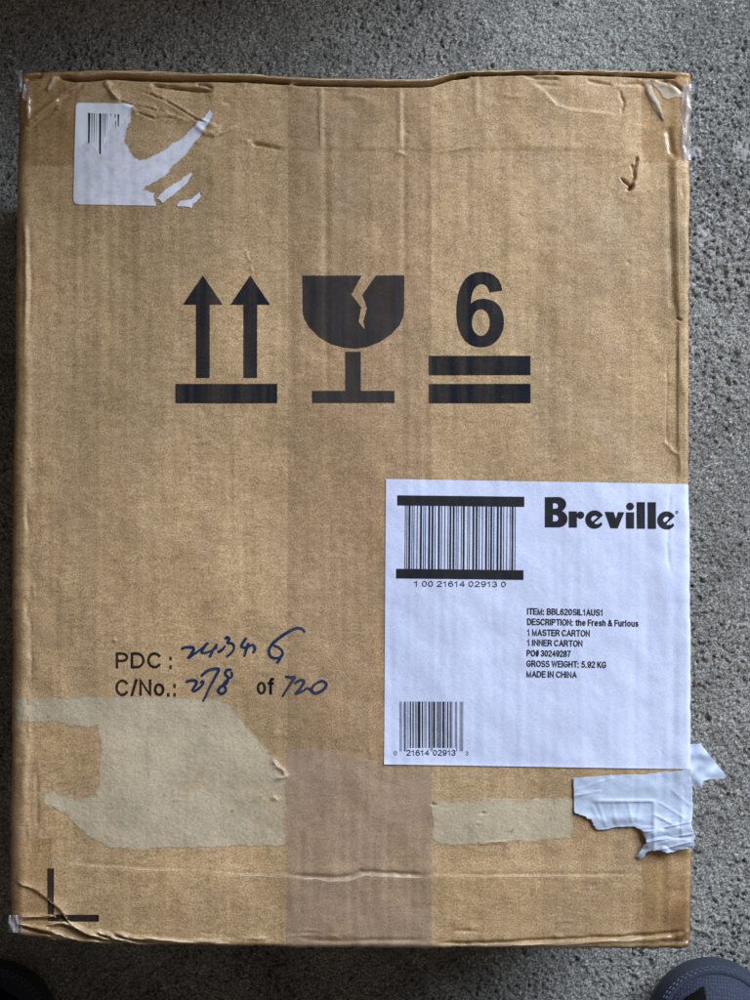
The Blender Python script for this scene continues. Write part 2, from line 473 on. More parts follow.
def make_tape(name, tint, haze, hazecol=(0.55, 0.5, 0.5), rough_=0.22, gl=1.0):
    m, nt, nd, lk, p = new_mat(name)
    nd.remove(p)
    v = coords(nt)
    out = nd['Material Output']
    tr = N(nt, 'ShaderNodeBsdfTransparent'); tr.inputs['Color'].default_value = (*tint, 1)
    df = N(nt, 'ShaderNodeBsdfDiffuse'); df.inputs['Color'].default_value = (*hazecol, 1)
    gs = N(nt, 'ShaderNodeBsdfGlossy'); gs.inputs['Roughness'].default_value = rough_
    h = noise(nt, 60, 3, 0.6, coords(nt, 1, 0.4, 1))
    nrm = bump(nt, h, 0.25, 0.002)
    lk.new(nrm, gs.inputs['Normal'])
    hz = ramp(nt, noise(nt, 35, 4, 0.6, v), [(0.3, haze*0.6), (0.7, haze*1.4)])
    m1 = N(nt, 'ShaderNodeMixShader')
    lk.new(hz, m1.inputs[0]); lk.new(tr.outputs[0], m1.inputs[1]); lk.new(df.outputs[0], m1.inputs[2])
    lw = N(nt, 'ShaderNodeLayerWeight'); lw.inputs['Blend'].default_value = 0.5
    lk.new(nrm, lw.inputs['Normal'])
    fr = math_(nt, 'ADD', math_(nt, 'MULTIPLY', math_(nt, 'POWER', lw.outputs['Facing'], 4.0), 0.6), 0.045)
    m2 = N(nt, 'ShaderNodeMixShader')
    lk.new(math_(nt, 'MULTIPLY', fr, gl), m2.inputs[0])
    lk.new(m1.outputs[0], m2.inputs[1]); lk.new(gs.outputs[0], m2.inputs[2])
    lk.new(m2.outputs[0], out.inputs['Surface'])
    return m
def make_concrete():
    m, nt, nd, lk, p = new_mat('concrete')
    v = coords(nt)
    b = (0.235, 0.240, 0.240)
    c = ramp(nt, noise(nt, 11, 6, 0.7, v), [(0.32, tuple(x*0.62 for x in b)), (0.5, b), (0.68, tuple(x*1.22 for x in b))])
    g = ramp(nt, noise(nt, 900, 3, 0.75, v), [(0.38, 0.30), (0.5, 0.95), (0.62, 2.0)])
    c = mix(nt, 1.0, c, g, 'MULTIPLY')
    # pale grains of sand in the cement
    vo = nt.nodes.new('ShaderNodeTexVoronoi'); vo.inputs['Scale'].default_value = 380
    lk.new(v, vo.inputs['Vector'])
    f = ramp(nt, vo.outputs['Distance'], [(0.24, 0.85), (0.32, 0.0)])
    f = mix(nt, 1.0, f, ramp(nt, noise(nt, 70, 2, 0.5, v), [(0.48, 0.0), (0.6, 1.0)]), 'MULTIPLY')
    c = mix(nt, f, c, (0.58, 0.58, 0.57))
    dk = ramp(nt, noise(nt, 420, 2, 0.6, coords(nt, 1.0, 1.2, 1.0)), [(0.62, 0.0), (0.67, 0.7)])
    c = mix(nt, dk, c, (0.045, 0.045, 0.045))
    # dried pale spills
    for (sx, sy), r in (((705, 236), 0.0075), ((698, 153), 0.006), ((747, 150), 0.010)):
        X, Y = U(sx, sy, 0.0)
        sub = nt.nodes.new('ShaderNodeVectorMath'); sub.operation = 'SUBTRACT'
        lk.new(v, sub.inputs[0]); sub.inputs[1].default_value = (float(X), float(Y), 0)
        ln = nt.nodes.new('ShaderNodeVectorMath'); ln.operation = 'LENGTH'
        lk.new(sub.outputs[0], ln.inputs[0])
        d = math_(nt, 'ADD', ln.outputs['Value'], math_(nt, 'MULTIPLY', math_(nt, 'SUBTRACT', noise(nt, 260, 3, 0.6, v), 0.5), r*2.2))
        k = ramp(nt, math_(nt, 'DIVIDE', d, r*2), [(0.2, 0.6), (0.5, 0.0)])
        c = mix(nt, k, c, (0.50, 0.52, 0.54))
    lk.new(c, p.inputs['Base Color'])
    p.inputs['Roughness'].default_value = 0.72
    p.inputs['Specular IOR Level'].default_value = 0.4
    h = noise(nt, 1000, 4, 0.75, v)
    lk.new(bump(nt, h, 1.0, 0.0014), p.inputs['Normal'])
    return m
def make_plain(name, col, rough_=0.6, sc=300, var=0.15, bs=0.3, bd=0.0005):
    m, nt, nd, lk, p = new_mat(name)
    v = coords(nt)
    c = ramp(nt, noise(nt, sc, 3, 0.6, v), [(0.3, tuple(x*(1-var) for x in col)), (0.7, tuple(x*(1+var) for x in col))])
    lk.new(c, p.inputs['Base Color'])
    p.inputs['Roughness'].default_value = rough_
    lk.new(bump(nt, noise(nt, sc*2, 3, 0.6, v), bs, bd), p.inputs['Normal'])
    return m
def make_knit():
    m, nt, nd, lk, p = new_mat('knit_mesh')
    v = coords(nt)
    vo = nt.nodes.new('ShaderNodeTexVoronoi'); vo.inputs['Scale'].default_value = 560
    vo.inputs['Randomness'].default_value = 0.35
    lk.new(v, vo.inputs['Vector'])
    f = ramp(nt, vo.outputs['Distance'], [(0.15, 1.0), (0.5, 0.0)])
    c = mix(nt, f, (0.012, 0.018, 0.045), (0.040, 0.055, 0.11))
    lk.new(c, p.inputs['Base Color'])
    p.inputs['Roughness'].default_value = 0.8
    lk.new(bump(nt, f, 0.5, 0.0005), p.inputs['Normal'])
    return m

M_CARD = make_cardboard()
M_INK = make_ink('print_ink', (0.010, 0.013, 0.021), 0.20)
M_TEXTINK = make_ink('text_ink', (0.007, 0.006, 0.008), 0.08)
M_PEN = make_ink('marker_pen', (0.006, 0.026, 0.085), 0.12)
M_LABEL = make_paper('label_paper', (0.57, 0.625, 0.865), 0.09)
M_STICK = make_paper('sticker_core', (0.66, 0.69, 0.84), 0.07, ((0.50, 0.44, 0.40), 0.6), 0.8)
M_STICKTOP = make_paper('sticker_face', (0.72, 0.78, 0.90), 0.02)
M_SCRAP = make_paper('scrap_paper', (0.455, 0.535, 0.72), 0.08)
M_LINK = make_paper('label_ink', (0.006, 0.007, 0.012), 0.1, None, 0.7)
M_PEEL = make_peeled()
M_TAPE = make_tape('clear_tape', (0.952, 0.932, 0.920), 0.026, (0.60, 0.53, 0.52))
M_TAPEP = make_tape('frosted_tape', (0.995, 0.985, 0.98), 0.13, (0.74, 0.61, 0.55), 0.35)
M_FRAY_GLINT = make_paper('torn_fibre_glint', (0.58, 0.48, 0.34), 0.12, None, 0.8)
M_GLARE = make_tape('tape_glint', (0.95, 0.94, 0.92), 0.34, (0.84, 0.78, 0.66), 0.3)
M_TAPEB = make_tape('yellowed_tape', (0.938, 0.90, 0.845), 0.025, (0.4, 0.33, 0.25), 0.14)
M_FILM = make_tape('crumpled_film', (0.88, 0.88, 0.90), 0.28, (0.62, 0.62, 0.74), 0.10)
M_CONC = make_concrete()

# ------------------------------------------------------------------ object helpers
def link(name, me, mat, parent=None):
    o = bpy.data.objects.new(name, me)
    COL.objects.link(o)
    if mat: me.materials.append(mat)
    if parent: o.parent = parent
    return o
def grid_mesh(name, P, smooth=True):
    """P: (rows, cols, 3)"""
    r, c = P.shape[:2]
    idx = np.arange(r*c).reshape(r, c)
    q = np.stack([idx[:-1, :-1], idx[1:, :-1], idx[1:, 1:], idx[:-1, 1:]], -1).reshape(-1, 4)
    me = bpy.data.meshes.new(name)
    me.vertices.add(r*c); me.vertices.foreach_set('co', P.reshape(-1).astype(np.float32))
    me.loops.add(q.size); me.loops.foreach_set('vertex_index', q.reshape(-1).astype(np.int32))
    me.polygons.add(len(q))
    me.polygons.foreach_set('loop_start', np.arange(0, q.size, 4, dtype=np.int32))
    me.polygons.foreach_set('use_smooth', np.full(len(q), smooth))
    me.update(calc_edges=True)
    if sum(me.polygons[k].normal.z for k in range(0, len(me.polygons), 7)) < 0: me.flip_normals()
    me.validate()
    return me
def raw_mesh(name, verts, faces, smooth=True):
    me = bpy.data.meshes.new(name)
    me.from_pydata([tuple(map(float, v)) for v in verts], [], faces)
    me.polygons.foreach_set('use_smooth', [smooth]*len(me.polygons))
    me.update()
    return me

def fill(polys):
    """flat filled mesh (px coordinates, y down stored negative) of closed outlines with holes"""
    cu = bpy.data.curves.new('tmp', 'CURVE')
    cu.dimensions = '2D'; cu.fill_mode = 'BOTH'
    for pts in polys:
        s = cu.splines.new('POLY')
        s.points.add(len(pts)-1)
        for k, (x, y) in enumerate(pts): s.points[k].co = (x, -y, 0, 1)
        s.use_cyclic_u = True
    return curve_mesh(cu)
def curve_mesh(cu):
    o = bpy.data.objects.new('tmp', cu)
    COL.objects.link(o)
    dg = bpy.context.evaluated_depsgraph_get()
    me = bpy.data.meshes.new_from_object(o.evaluated_get(dg))
    bpy.data.objects.remove(o)
    bpy.data.curves.remove(cu)
    return me
def drape(me, off, step=4.0, extra=None, placer=None):
    """cut a flat px mesh on a grid and lay it on the carton's face"""
    bm = bmesh.new(); bm.from_mesh(me)
    bmesh.ops.remove_doubles(bm, verts=bm.verts, dist=1e-4)
    xs = [v.co.x for v in bm.verts]; ys = [v.co.y for v in bm.verts]
    for lo, hi, ax in ((min(xs), max(xs), 0), (min(ys), max(ys), 1)):
        k = math.floor(lo/step)+1
        while k*step < hi:
            n = [0, 0, 0]; n[ax] = 1; c = [0, 0, 0]; c[ax] = k*step
            bmesh.ops.bisect_plane(bm, geom=bm.verts[:]+bm.edges[:]+bm.faces[:], plane_co=c, plane_no=n, dist=1e-5)
            k += 1
    bm.to_mesh(me); bm.free()
    co = np.empty(len(me.vertices)*3, np.float32)
    me.vertices.foreach_get('co', co)
    co = co.reshape(-1, 3)
    px, py = co[:, 0].astype(float), -co[:, 1].astype(float)
    if placer: P = placer(px, py)
    else: P = surf(px, py, off, extra(px, py) if extra else None)
    # keep faces pointing up
    me.vertices.foreach_set('co', P.reshape(-1).astype(np.float32))
    me.update()
    up = sum(f.normal.z*f.area for f in me.polygons)
    if up < 0: me.flip_normals()
    me.polygons.foreach_set('use_smooth', [True]*len(me.polygons))
    me.update()
    return me
def decal(name, polys, off, mat, parent, step=4.0, **kw):
    me = drape(fill(polys), off, step, **kw)
    me.name = name
    return link(name, me, mat, parent)
def ragged(pts, amp, n=3, closed=True):
    pts = list(pts)
    if closed: pts = pts+[pts[0]]
    for _ in range(n):
        out = [pts[0]]
        for p, q in zip(pts[:-1], pts[1:]):
            l = math.hypot(q[0]-p[0], q[1]-p[1])
            s = min(amp, l*0.22)
            if l > 1.2:
                out.append(((p[0]+q[0])/2+random.uniform(-s, s), (p[1]+q[1])/2+random.uniform(-s, s)))
            out.append(q)
        pts = out
        amp *= 0.75
    return pts[:-1] if closed else pts
def arc(cx, cy, rx, ry, a0=0, a1=360, n=28):
    full = abs(a1-a0) >= 360
    k = n if full else n-1
    return [(cx+rx*math.cos(math.radians(a0+(a1-a0)*i/k)), cy-ry*math.sin(math.radians(a0+(a1-a0)*i/k))) for i in range(n)]
def rect(x0, x1, y0, y1, sl=0.0):
    return [(x0, y0), (x1, y0+sl*(x1-x0)), (x1, y1+sl*(x1-x0)), (x0, y1)]
# a plain grotesque alphabet drawn as pen strokes; cap height 1, y up; entry = (advance, strokes)
def ea(cx, cy, rx, ry, a0, a1, n=9):
    return [(cx+rx*math.cos(math.radians(a0+(a1-a0)*i/(n-1))), cy+ry*math.sin(math.radians(a0+(a1-a0)*i/(n-1)))) for i in range(n)]
def glyphs():
    g = {}
    bowl = lambda x, y, w, r: [(x, y+r)]+[(x+w-r, y+r)]+ea(x+w-r, y, r, r, 90, -90, 9)[1:-1]+[(x+w-r, y-r), (x, y-r)]
    g['A'] = (.70, [[(0, 0), (.31, 1), (.62, 0)], [(.11, .32), (.51, .32)]])
    g['B'] = (.66, [[(0, 0), (0, 1)], bowl(0, .76, .52, .24), bowl(0, .26, .56, .26)])
    g['C'] = (.72, [ea(.33, .5, .33, .5, 40, 320, 19)])
    g['D'] = (.72, [[(0, 0), (0, 1)], [(0, 1), (.25, 1)]+ea(.25, .5, .37, .5, 90, -90, 15)[1:-1]+[(.25, 0), (0, 0)]])
    g['E'] = (.60, [[(0, 0), (0, 1)], [(0, 1), (.5, 1)], [(0, .52), (.46, .52)], [(0, 0), (.52, 0)]])
    g['F'] = (.56, [[(0, 0), (0, 1)], [(0, 1), (.5, 1)], [(0, .5), (.43, .5)]])
    g['G'] = (.76, [ea(.34, .5, .34, .5, 42, 320, 19)+[(.64, .44), (.38, .44)]])
    g['H'] = (.68, [[(0, 0), (0, 1)], [(.56, 0), (.56, 1)], [(0, .53), (.56, .53)]])
    g['I'] = (.14, [[(0, 0), (0, 1)]])
    g['K'] = (.66, [[(0, 0), (0, 1)], [(.54, 1), (0, .36)], [(.2, .58), (.58, 0)]])
    g['L'] = (.54, [[(0, 1), (0, 0), (.46, 0)]])
    g['M'] = (.80, [[(0, 0), (0, 1), (.33, 0), (.66, 1), (.66, 0)]])
    g['N'] = (.68, [[(0, 0), (0, 1), (.56, 0), (.56, 1)]])
    g['O'] = (.76, [ea(.34, .5, .34, .5, 90, 450, 25)])
    g['P'] = (.64, [[(0, 0), (0, 1)], bowl(0, .73, .54, .27)])
    g['R'] = (.68, [[(0, 0), (0, 1)], bowl(0, .74, .54, .26), [(.28, .48), (.42, .38), (.5, .2), (.56, 0)]])
    g['S'] = (.64, [ea(.28, .75, .25, .25, 30, 255, 13)+ea(.29, .255, .28, .26, 75, -155, 15)])
    g['T'] = (.62, [[(0, 1), (.56, 1)], [(.28, 1), (.28, 0)]])
    g['U'] = (.68, [[(0, 1), (0, .28)]+ea(.28, .28, .28, .28, 180, 360, 13)[1:-1]+[(.56, .28), (.56, 1)]])
    g['W'] = (.98, [[(0, 1), (.22, 0), (.44, .98), (.66, 0), (.88, 1)]])
    g['0'] = (.58, [ea(.24, .5, .24, .5, 90, 450, 25)])
    g['1'] = (.44, [[(0, .76), (.16, .82), (.22, 1), (.22, 0)]])
    g['2'] = (.58, [ea(.24, .73, .24, .27, 165, -35, 13)+[(.1, .22), (0, 0), (.5, 0)]])
    g['3'] = (.58, [ea(.23, .75, .21, .25, 160, -80, 13)+ea(.23, .265, .25, .265, 80, -160, 15)])
    g['4'] = (.60, [[(.38, 0), (.38, 1), (0, .3), (.52, .3)]])
    g['5'] = (.58, [[(.46, 1), (.1, 1), (.04, .5)]+ea(.23, .32, .25, .32, 130, -155, 15)])
    g['6'] = (.58, [ea(.25, .5, .25, .5, 45, 180, 9)+ea(.25, .3, .25, .3, 180, 540, 23)])
    g['7'] = (.56, [[(0, 1), (.48, 1), (.24, .5), (.14, 0)]])
    g['8'] = (.58, [ea(.24, .76, .2, .24, 90, 450, 19), ea(.24, .265, .25, .265, 90, 450, 21)])
    g['9'] = (.58, [ea(.24, .5, .25, .5, -135, 0, 9)+ea(.24, .7, .25, .3, 0, 360, 23)])
    g['.'] = (.20, [[(0, .05), (0.001, -.05)]])
    g[':'] = (.22, [[(0, .05), (0.001, -.05)], [(0, .68), (0.001, .58)]])
    g['/'] = (.34, [[(0, -.02), (.26, 1.02)]])
    g['#'] = (.58, [[(.10, 0), (.20, 1)], [(.32, 0), (.42, 1)], [(0, .66), (.5, .66)], [(0, .34), (.48, .34)]])
    g['&'] = (.74, [[(.62, 0), (.2, .6)]+ea(.27, .8, .13, .2, 200, -60, 13)+[(.12, .42)]+ea(.22, .24, .22, .24, 120, 300, 11)+[(.5, .2), (.56, .45)]])
    g['t'] = (.34, [[(.12, .92), (.12, .12), (.18, 0), (.28, .01)], [(0, .7), (.27, .7)]])
    g['h'] = (.56, [[(0, 0), (0, 1)], [(0, .45), (.08, .66), (.22, .73), (.36, .68), (.42, .5), (.42, 0)]])
    g['e'] = (.58, [[(.02, .38), (.46, .38)]+ea(.23, .365, .23, .365, 2, 315, 19)])
    g['r'] = (.36, [[(0, 0), (0, .74)], [(0, .45), (.06, .64), (.16, .72), (.27, .71)]])
    g['s'] = (.52, [ea(.21, .55, .18, .18, 25, 250, 11)+ea(.21, .19, .20, .19, 70, -155, 13)])
    g['u'] = (.56, [[(0, .73), (0, .24), (.07, .06), (.2, 0), (.34, .07), (.42, .28)], [(.42, .73), (.42, 0)]])
    g['i'] = (.16, [[(0, 0), (0, .72)], [(0, .9), (0.001, 1)]])
    g['o'] = (.60, [ea(.235, .365, .235, .365, 90, 450, 21)])
    g['f'] = (.32, [[(.28, .99), (.2, 1), (.12, .9), (.12, 0)], [(0, .7), (.26, .7)]])
    return g
GLYPHS = glyphs()
def text(name, s, x0, x1, ytop, ybase, off, mat, parent, bold=0.0, slope=0.0):
    """one line of lettering fitted between x0..x1, ytop..ybase (px)"""
    h = ybase-ytop
    w = (0.09+bold)*h                     # pen width in px
    strokes, x = [], 0.0
    for c in s:
        if c == ' ': x += 0.30; continue
        adv, st = GLYPHS[c]
        for k in st: strokes.append([(x+a, b) for a, b in k])
        x += adv+0.13+bold*0.6
    al = [p for k in strokes for p in k]
    mx = max(p[0] for p in al); mn = min(p[0] for p in al)
    fx = (x1-x0-w)/max(mx-mn, 0.05)
    verts, faces = [], []
    for si, k in enumerate(strokes):
        c = np.array([(x0+w/2+(a-mn)*fx, ybase-w/2-b*(h-w)) for a, b in k])
        keep = np.r_[True, np.linalg.norm(np.diff(c, axis=0), axis=1) > 1e-4]; c = c[keep]
        closed = np.linalg.norm(c[0]-c[-1]) < 1e-3 and len(c) > 4
        if closed: c = c[:-1]
        elif len(c) >= 2:                 # flat ends reach half a pen width further
            d0 = c[0]-c[1]; c[0] = c[0]+d0/np.linalg.norm(d0)*w*0.48
            d1 = c[-1]-c[-2]; c[-1] = c[-1]+d1/np.linalg.norm(d1)*w*0.48
        n = len(c)
        A, Bn = [], []
        for i in range(n):
            p = c[i]
            tin = c[i]-c[i-1] if (i > 0 or closed) else c[1]-c[0]
            tout = c[(i+1) % n]-c[i] if (i < n-1 or closed) else c[-1]-c[-2]
            tin = tin/np.linalg.norm(tin); tout = tout/np.linalg.norm(tout)
            n1 = np.array([-tin[1], tin[0]]); n2 = np.array([-tout[1], tout[0]])
            m = n1+n2; ml = np.linalg.norm(m)
            m = n1 if ml < 0.3 else m/ml
            sc = min(1/max(np.dot(m, n1), 0.35), 2.4)
            A.append(p+m*sc*w/2); Bn.append(p-m*sc*w/2)
        q = np.array(A+Bn)
        q[:, 1] += slope*(q[:, 0]-x0)
        base = len(verts)
        verts += list(surf(q[:, 0], q[:, 1], off+0.004*(si % 5)))
        for i in range(n if closed else n-1):
            j = (i+1) % n
            faces.append((base+i, base+j, base+n+j, base+n+i))
    me = raw_mesh(name, verts, faces)
    if sum(f.normal.z*f.area for f in me.polygons) < 0: me.flip_normals()
    return link(name, me, mat, parent)
def patch(name, corners, off, mat, parent, step=1.6, wob=0.0, extra=None):
    """a four-cornered sheet (TL, TR, BR, BL in px) laid on the face, wrapping over edges"""
    tl, tr, br, bl = [np.array(c, float) for c in corners]
    nu = max(2, int(np.linalg.norm(tr-tl)/step)); nv = max(2, int(np.linalg.norm(bl-tl)/step))
    u, v = np.meshgrid(np.linspace(0, 1, nu), np.linspace(0, 1, nv))
    q = ((1-u)*(1-v))[..., None]*tl+(u*(1-v))[..., None]*tr+(u*v)[..., None]*br+((1-u)*v)[..., None]*bl
    px, py = q[..., 0], q[..., 1]
    P = surf(px.ravel(), py.ravel(), off, None if extra is None else extra(px.ravel(), py.ravel())).reshape(nv, nu, 3)
    return link(name, grid_mesh(name, P), mat, parent)
def empty(name, loc=(0, 0, 0)):
    o = bpy.data.objects.new(name, None); COL.objects.link(o); o.location = loc
    return o

# ------------------------------------------------------------------ the floor
def build_floor():
    step = 0.0007
    x0, x1, y0, y1 = -0.25, 0.25, -0.335, 0.345
    nx, ny = int((x1-x0)/step), int((y1-y0)/step)
    xs, ys = np.linspace(x0, x1, nx), np.linspace(y0, y1, ny)
    X, Y = np.meshgrid(xs, ys)
    dens = 0.8*fnoise(ny, nx, 90, 90, 25)+0.5*fnoise(ny, nx, 30, 30, 28)
    n1, n2, n3 = fnoise(ny, nx, 6, 6, 21), fnoise(ny, nx, 3.2, 3.2, 22), fnoise(ny, nx, 1.7, 1.7, 23)
    h = 0.22*n1 - 0.34*np.abs(n2) + 0.20*n3
    # grit standing proud and sharp-sided pits
    grit = fnoise(ny, nx, 2.6, 2.6, 27)
    h += 0.75*np.clip((grit-1.0)*3, 0, 1)
    pit = fnoise(ny, nx, 2.5, 2.5, 24)
    h -= 1.7*np.clip((pit-1.55+0.35*dens)*2.6, 0, 1)
    bigp = fnoise(ny, nx, 9.0, 9.0, 26)
    h -= 1.8*np.clip((bigp-2.5)*4, 0, 1)
    h *= 1.05+0.12*np.clip(dens, -1.5, 1.5)
    edge = np.minimum(np.minimum(X-x0, x1-X), np.minimum(Y-y0, y1-Y))
    h *= np.clip(edge/0.02, 0, 1)
    Z = h*1e-3
    P = np.stack([X, Y, Z], -1)
    r, c = ny, nx
    idx = np.arange(r*c).reshape(r, c)
    q = np.stack([idx[:-1, :-1], idx[:-1, 1:], idx[1:, 1:], idx[1:, :-1]], -1).reshape(-1, 4)
    # the floor goes on around the finely modelled piece, fanned out to the far border
    far = 6.0
    V = [P.reshape(-1, 3)]
    border = np.concatenate([idx[0, :-1], idx[:-1, -1], idx[-1, :0:-1], idx[:0:-1, 0]])
    bp = P.reshape(-1, 3)[border]
    sc = far/np.maximum(np.abs(bp[:, 0])/abs(x1), np.abs(bp[:, 1])/abs(y1))
    outer = bp*np.stack([sc/0.3, sc/0.3, np.zeros_like(sc)], -1)*0.3
    V.append(outer)
    nb = len(border); base = r*c
    k = np.arange(nb); k2 = (k+1) % nb
    q2 = np.stack([border[k], base+k, base+k2, border[k2]], -1)
    Q = np.concatenate([q, q2])
    V = np.concatenate(V)
    me = bpy.data.meshes.new('concrete_floor')
    me.vertices.add(len(V)); me.vertices.foreach_set('co', V.reshape(-1).astype(np.float32))
    me.loops.add(Q.size); me.loops.foreach_set('vertex_index', Q.reshape(-1).astype(np.int32))
    me.polygons.add(len(Q)); me.polygons.foreach_set('loop_start', np.arange(0, Q.size, 4, dtype=np.int32))
    me.polygons.foreach_set('use_smooth', np.full(len(Q), True))
    me.update(calc_edges=True); me.validate()
    o = link('ground', me, M_CONC)
    o['kind'] = 'structure'
    o['label'] = 'rough pitted grey concrete floor under the carton'
    o['category'] = 'floor'
build_floor()
def build_shading_wall():
    # unseen blocker added just above the frame to shade the upper-left floor
    bm = bmesh.new()
    bmesh.ops.create_cube(bm, size=1.0)
    for v in bm.verts: v.co = ((v.co.x+0.5)*3.4-3.285, (v.co.y+0.5)*0.11+0.39, (v.co.z+0.5)*2.4-0.004)
    bmesh.ops.bevel(bm, geom=bm.edges[:], offset=0.004, segments=2, affect='EDGES')
    me = bpy.data.meshes.new('shading_wall'); bm.to_mesh(me); bm.free()
    o = link('shading_wall', me, make_plain('shading_wall_render', (0.42, 0.40, 0.37), 0.8, 60, 0.06, 0.4, 0.002))
    o['kind'] = 'structure'
build_shading_wall()

# ------------------------------------------------------------------ the carton
carton = empty('cardboard_carton')
carton['label'] = 'large taped brown cardboard carton lying on rough concrete'
carton['category'] = 'carton'

def build_panel():
    step = 1.25
    nu, nv = int(672/step), int(876/step)
    s, t = np.meshgrid(np.linspace(0, 1, nu), np.linspace(0, 1, nv))
    # finer rows right at the rims
    py = 75+t*(945-75)
    for _ in range(6):
        px = xL(py)+(xR(py)-xL(py))*s
        py = yT(px)+(yB(px)-yT(px))*t
    P = surf(px.ravel(), py.ravel(), 0).reshape(nv, nu, 3)
    link('printed_panel', grid_mesh('printed_panel', P), M_CARD, carton)
    # four sides hang from the rim
    def side(edge, nrm, name):
        rows = []
        L = len(edge); a = np.linspace(0, 1, L)
        z0 = edge[:, 2]
        for k in range(25):
            f = k/24
            bul = 0.004*math.sin(math.pi*f)*np.sin(np.pi*a)-0.0035*f
            p = edge.copy()
            p[:, 0] += nrm[0]*bul; p[:, 1] += nrm[1]*bul
            p[:, 2] = z0*(1-f)+0.0015*f
            rows.append(p)
        link(name, grid_mesh(name, np.array(rows)), M_CARD, carton)
        return rows[-1]
    k = 4
    b = []
    b.append(side(P[0, ::k], (0, 1), 'side_panel'))
    b.append(side(P[-1, ::k][::-1], (0, -1), 'side_panel'))
    b.append(side(P[::k, 0][::-1], (-1, 0), 'side_panel'))
    b.append(side(P[::k, -1], (1, 0), 'side_panel'))
    c = [P[0, 0], P[0, -1], P[-1, -1], P[-1, 0]]
    me = raw_mesh('base_panel', [(p[0], p[1], 0.0015) for p in c], [(0, 1, 2, 3)])
    link('base_panel', me, M_CARD, carton)
build_panel()

# ---- peeled patches, where the top liner was pulled away with old tape
peel_a = [(14, 697), (80, 698), (132, 697), (216, 698), (232, 706), (248, 728), (266, 748), (286, 774), (285, 796), (285, 844), (232, 845), (160, 848), (112, 848), (92, 838), (64, 812), (44, 802), (42, 792), (60, 794), (80, 799), (98, 796), (100, 776), (99, 724), (72, 726), (52, 720), (38, 722), (14, 724)]
PEEL_EDGES = [ragged(peel_a, 2.2, 5), None]
decal('peeled_patch', [PEEL_EDGES[0]], 0.06, M_PEEL, carton, 3.0)
peel_b = [(432, 806), (434, 801), (470, 799), (520, 801), (560, 798), (573, 800), (571, 838), (540, 840), (500, 841), (470, 843), (440, 844), (433, 838)]
PEEL_EDGES[1] = ragged(peel_b, 1.8, 5)
decal('peeled_patch', [PEEL_EDGES[1]], 0.06, M_PEEL, carton, 3.0)

# ---- printed handling marks
OFF_INK = 0.09
def arrow(cx):
    return [(cx, 275.3), (cx+20, 304.7), (cx+6.9, 304.7), (cx+6.9, 378), (cx-6.8, 378), (cx-6.8, 304.7), (cx-20, 304.7)]
decal('up_arrow_mark', [arrow(202.8)], OFF_INK, M_INK, carton, 3)
decal('up_arrow_mark', [arrow(250.2)], OFF_INK, M_INK, carton, 3)
decal('ground_bar_mark', [rect(175.5, 277.3, 383.9, 403.3)], OFF_INK, M_INK, carton, 3)
def z8(pts, ox, oy, s): return [(ox+x/s, oy+y/s) for x, y in pts]
bowl = z8([(15, 37), (422, 37), (350, 165), (418, 255), (400, 355), (443, 408), (432, 350), (458, 262), (425, 170), (518, 37), (712, 37), (711, 270), (706, 315), (680, 378), (620, 442), (540, 496), (450, 529), (375, 538), (300, 531), (215, 508), (130, 458), (62, 388), (28, 330), (18, 285)], 300, 270, 6.82)
decal('glass_bowl_mark', [bowl], OFF_INK, M_INK, carton, 3)
decal('glass_stem_mark', [[(345.2, 352), (360.9, 352), (360.9, 391), (394.6, 391), (394.6, 403.2), (312, 403.2), (312, 391), (345.2, 391)]], OFF_INK, M_INK, carton, 3)
six = z8([(580, 285), (440, 305), (425, 265), (400, 230), (370, 215), (335, 215), (300, 232), (270, 265), (250, 310), (238, 360), (230, 432), (260, 405), (310, 382), (370, 375), (440, 385), (500, 410), (550, 455), (580, 510), (597, 580), (600, 650), (590, 720), (560, 790), (515, 850), (460, 890), (400, 910), (340, 915), (280, 908), (220, 885), (170, 845), (125, 785), (95, 715), (78, 640), (70, 550), (72, 460), (82, 370), (100, 290), (130, 215), (175, 150), (230, 105), (290, 82), (360, 75), (430, 85), (490, 115), (540, 165), (570, 225)], 450, 265, 11.11)
decal('stack_limit_digit', [six, arc(450+343/11.11, 265+640/11.11, 9.0, 13.3)], OFF_INK, M_INK, carton, 3)
decal('stack_bar_mark', [rect(428.7, 530.5, 355.9, 375.3)], OFF_INK, M_INK, carton, 3)
decal('stack_bar_mark', [rect(428.7, 530.5, 383.9, 403.3)], OFF_INK, M_INK, carton, 3)
decal('corner_mark', [[(47.2, 868.4), (54, 868.4), (54.2, 914.5), (99, 914.7), (99, 921.6), (48, 921.2)]], OFF_INK, M_TEXTINK, carton, 2)
text('printed_text', 'PDC :', 116, 172, 652.2, 668.4, OFF_INK, M_TEXTINK, carton, 0.07)
text('printed_text', 'C/No.:', 115.6, 176, 679.2, 696.2, OFF_INK, M_TEXTINK, carton, 0.07)
text('printed_text', 'of', 256.8, 274.4, 677.6, 694.6, OFF_INK, M_TEXTINK, carton, 0.07)

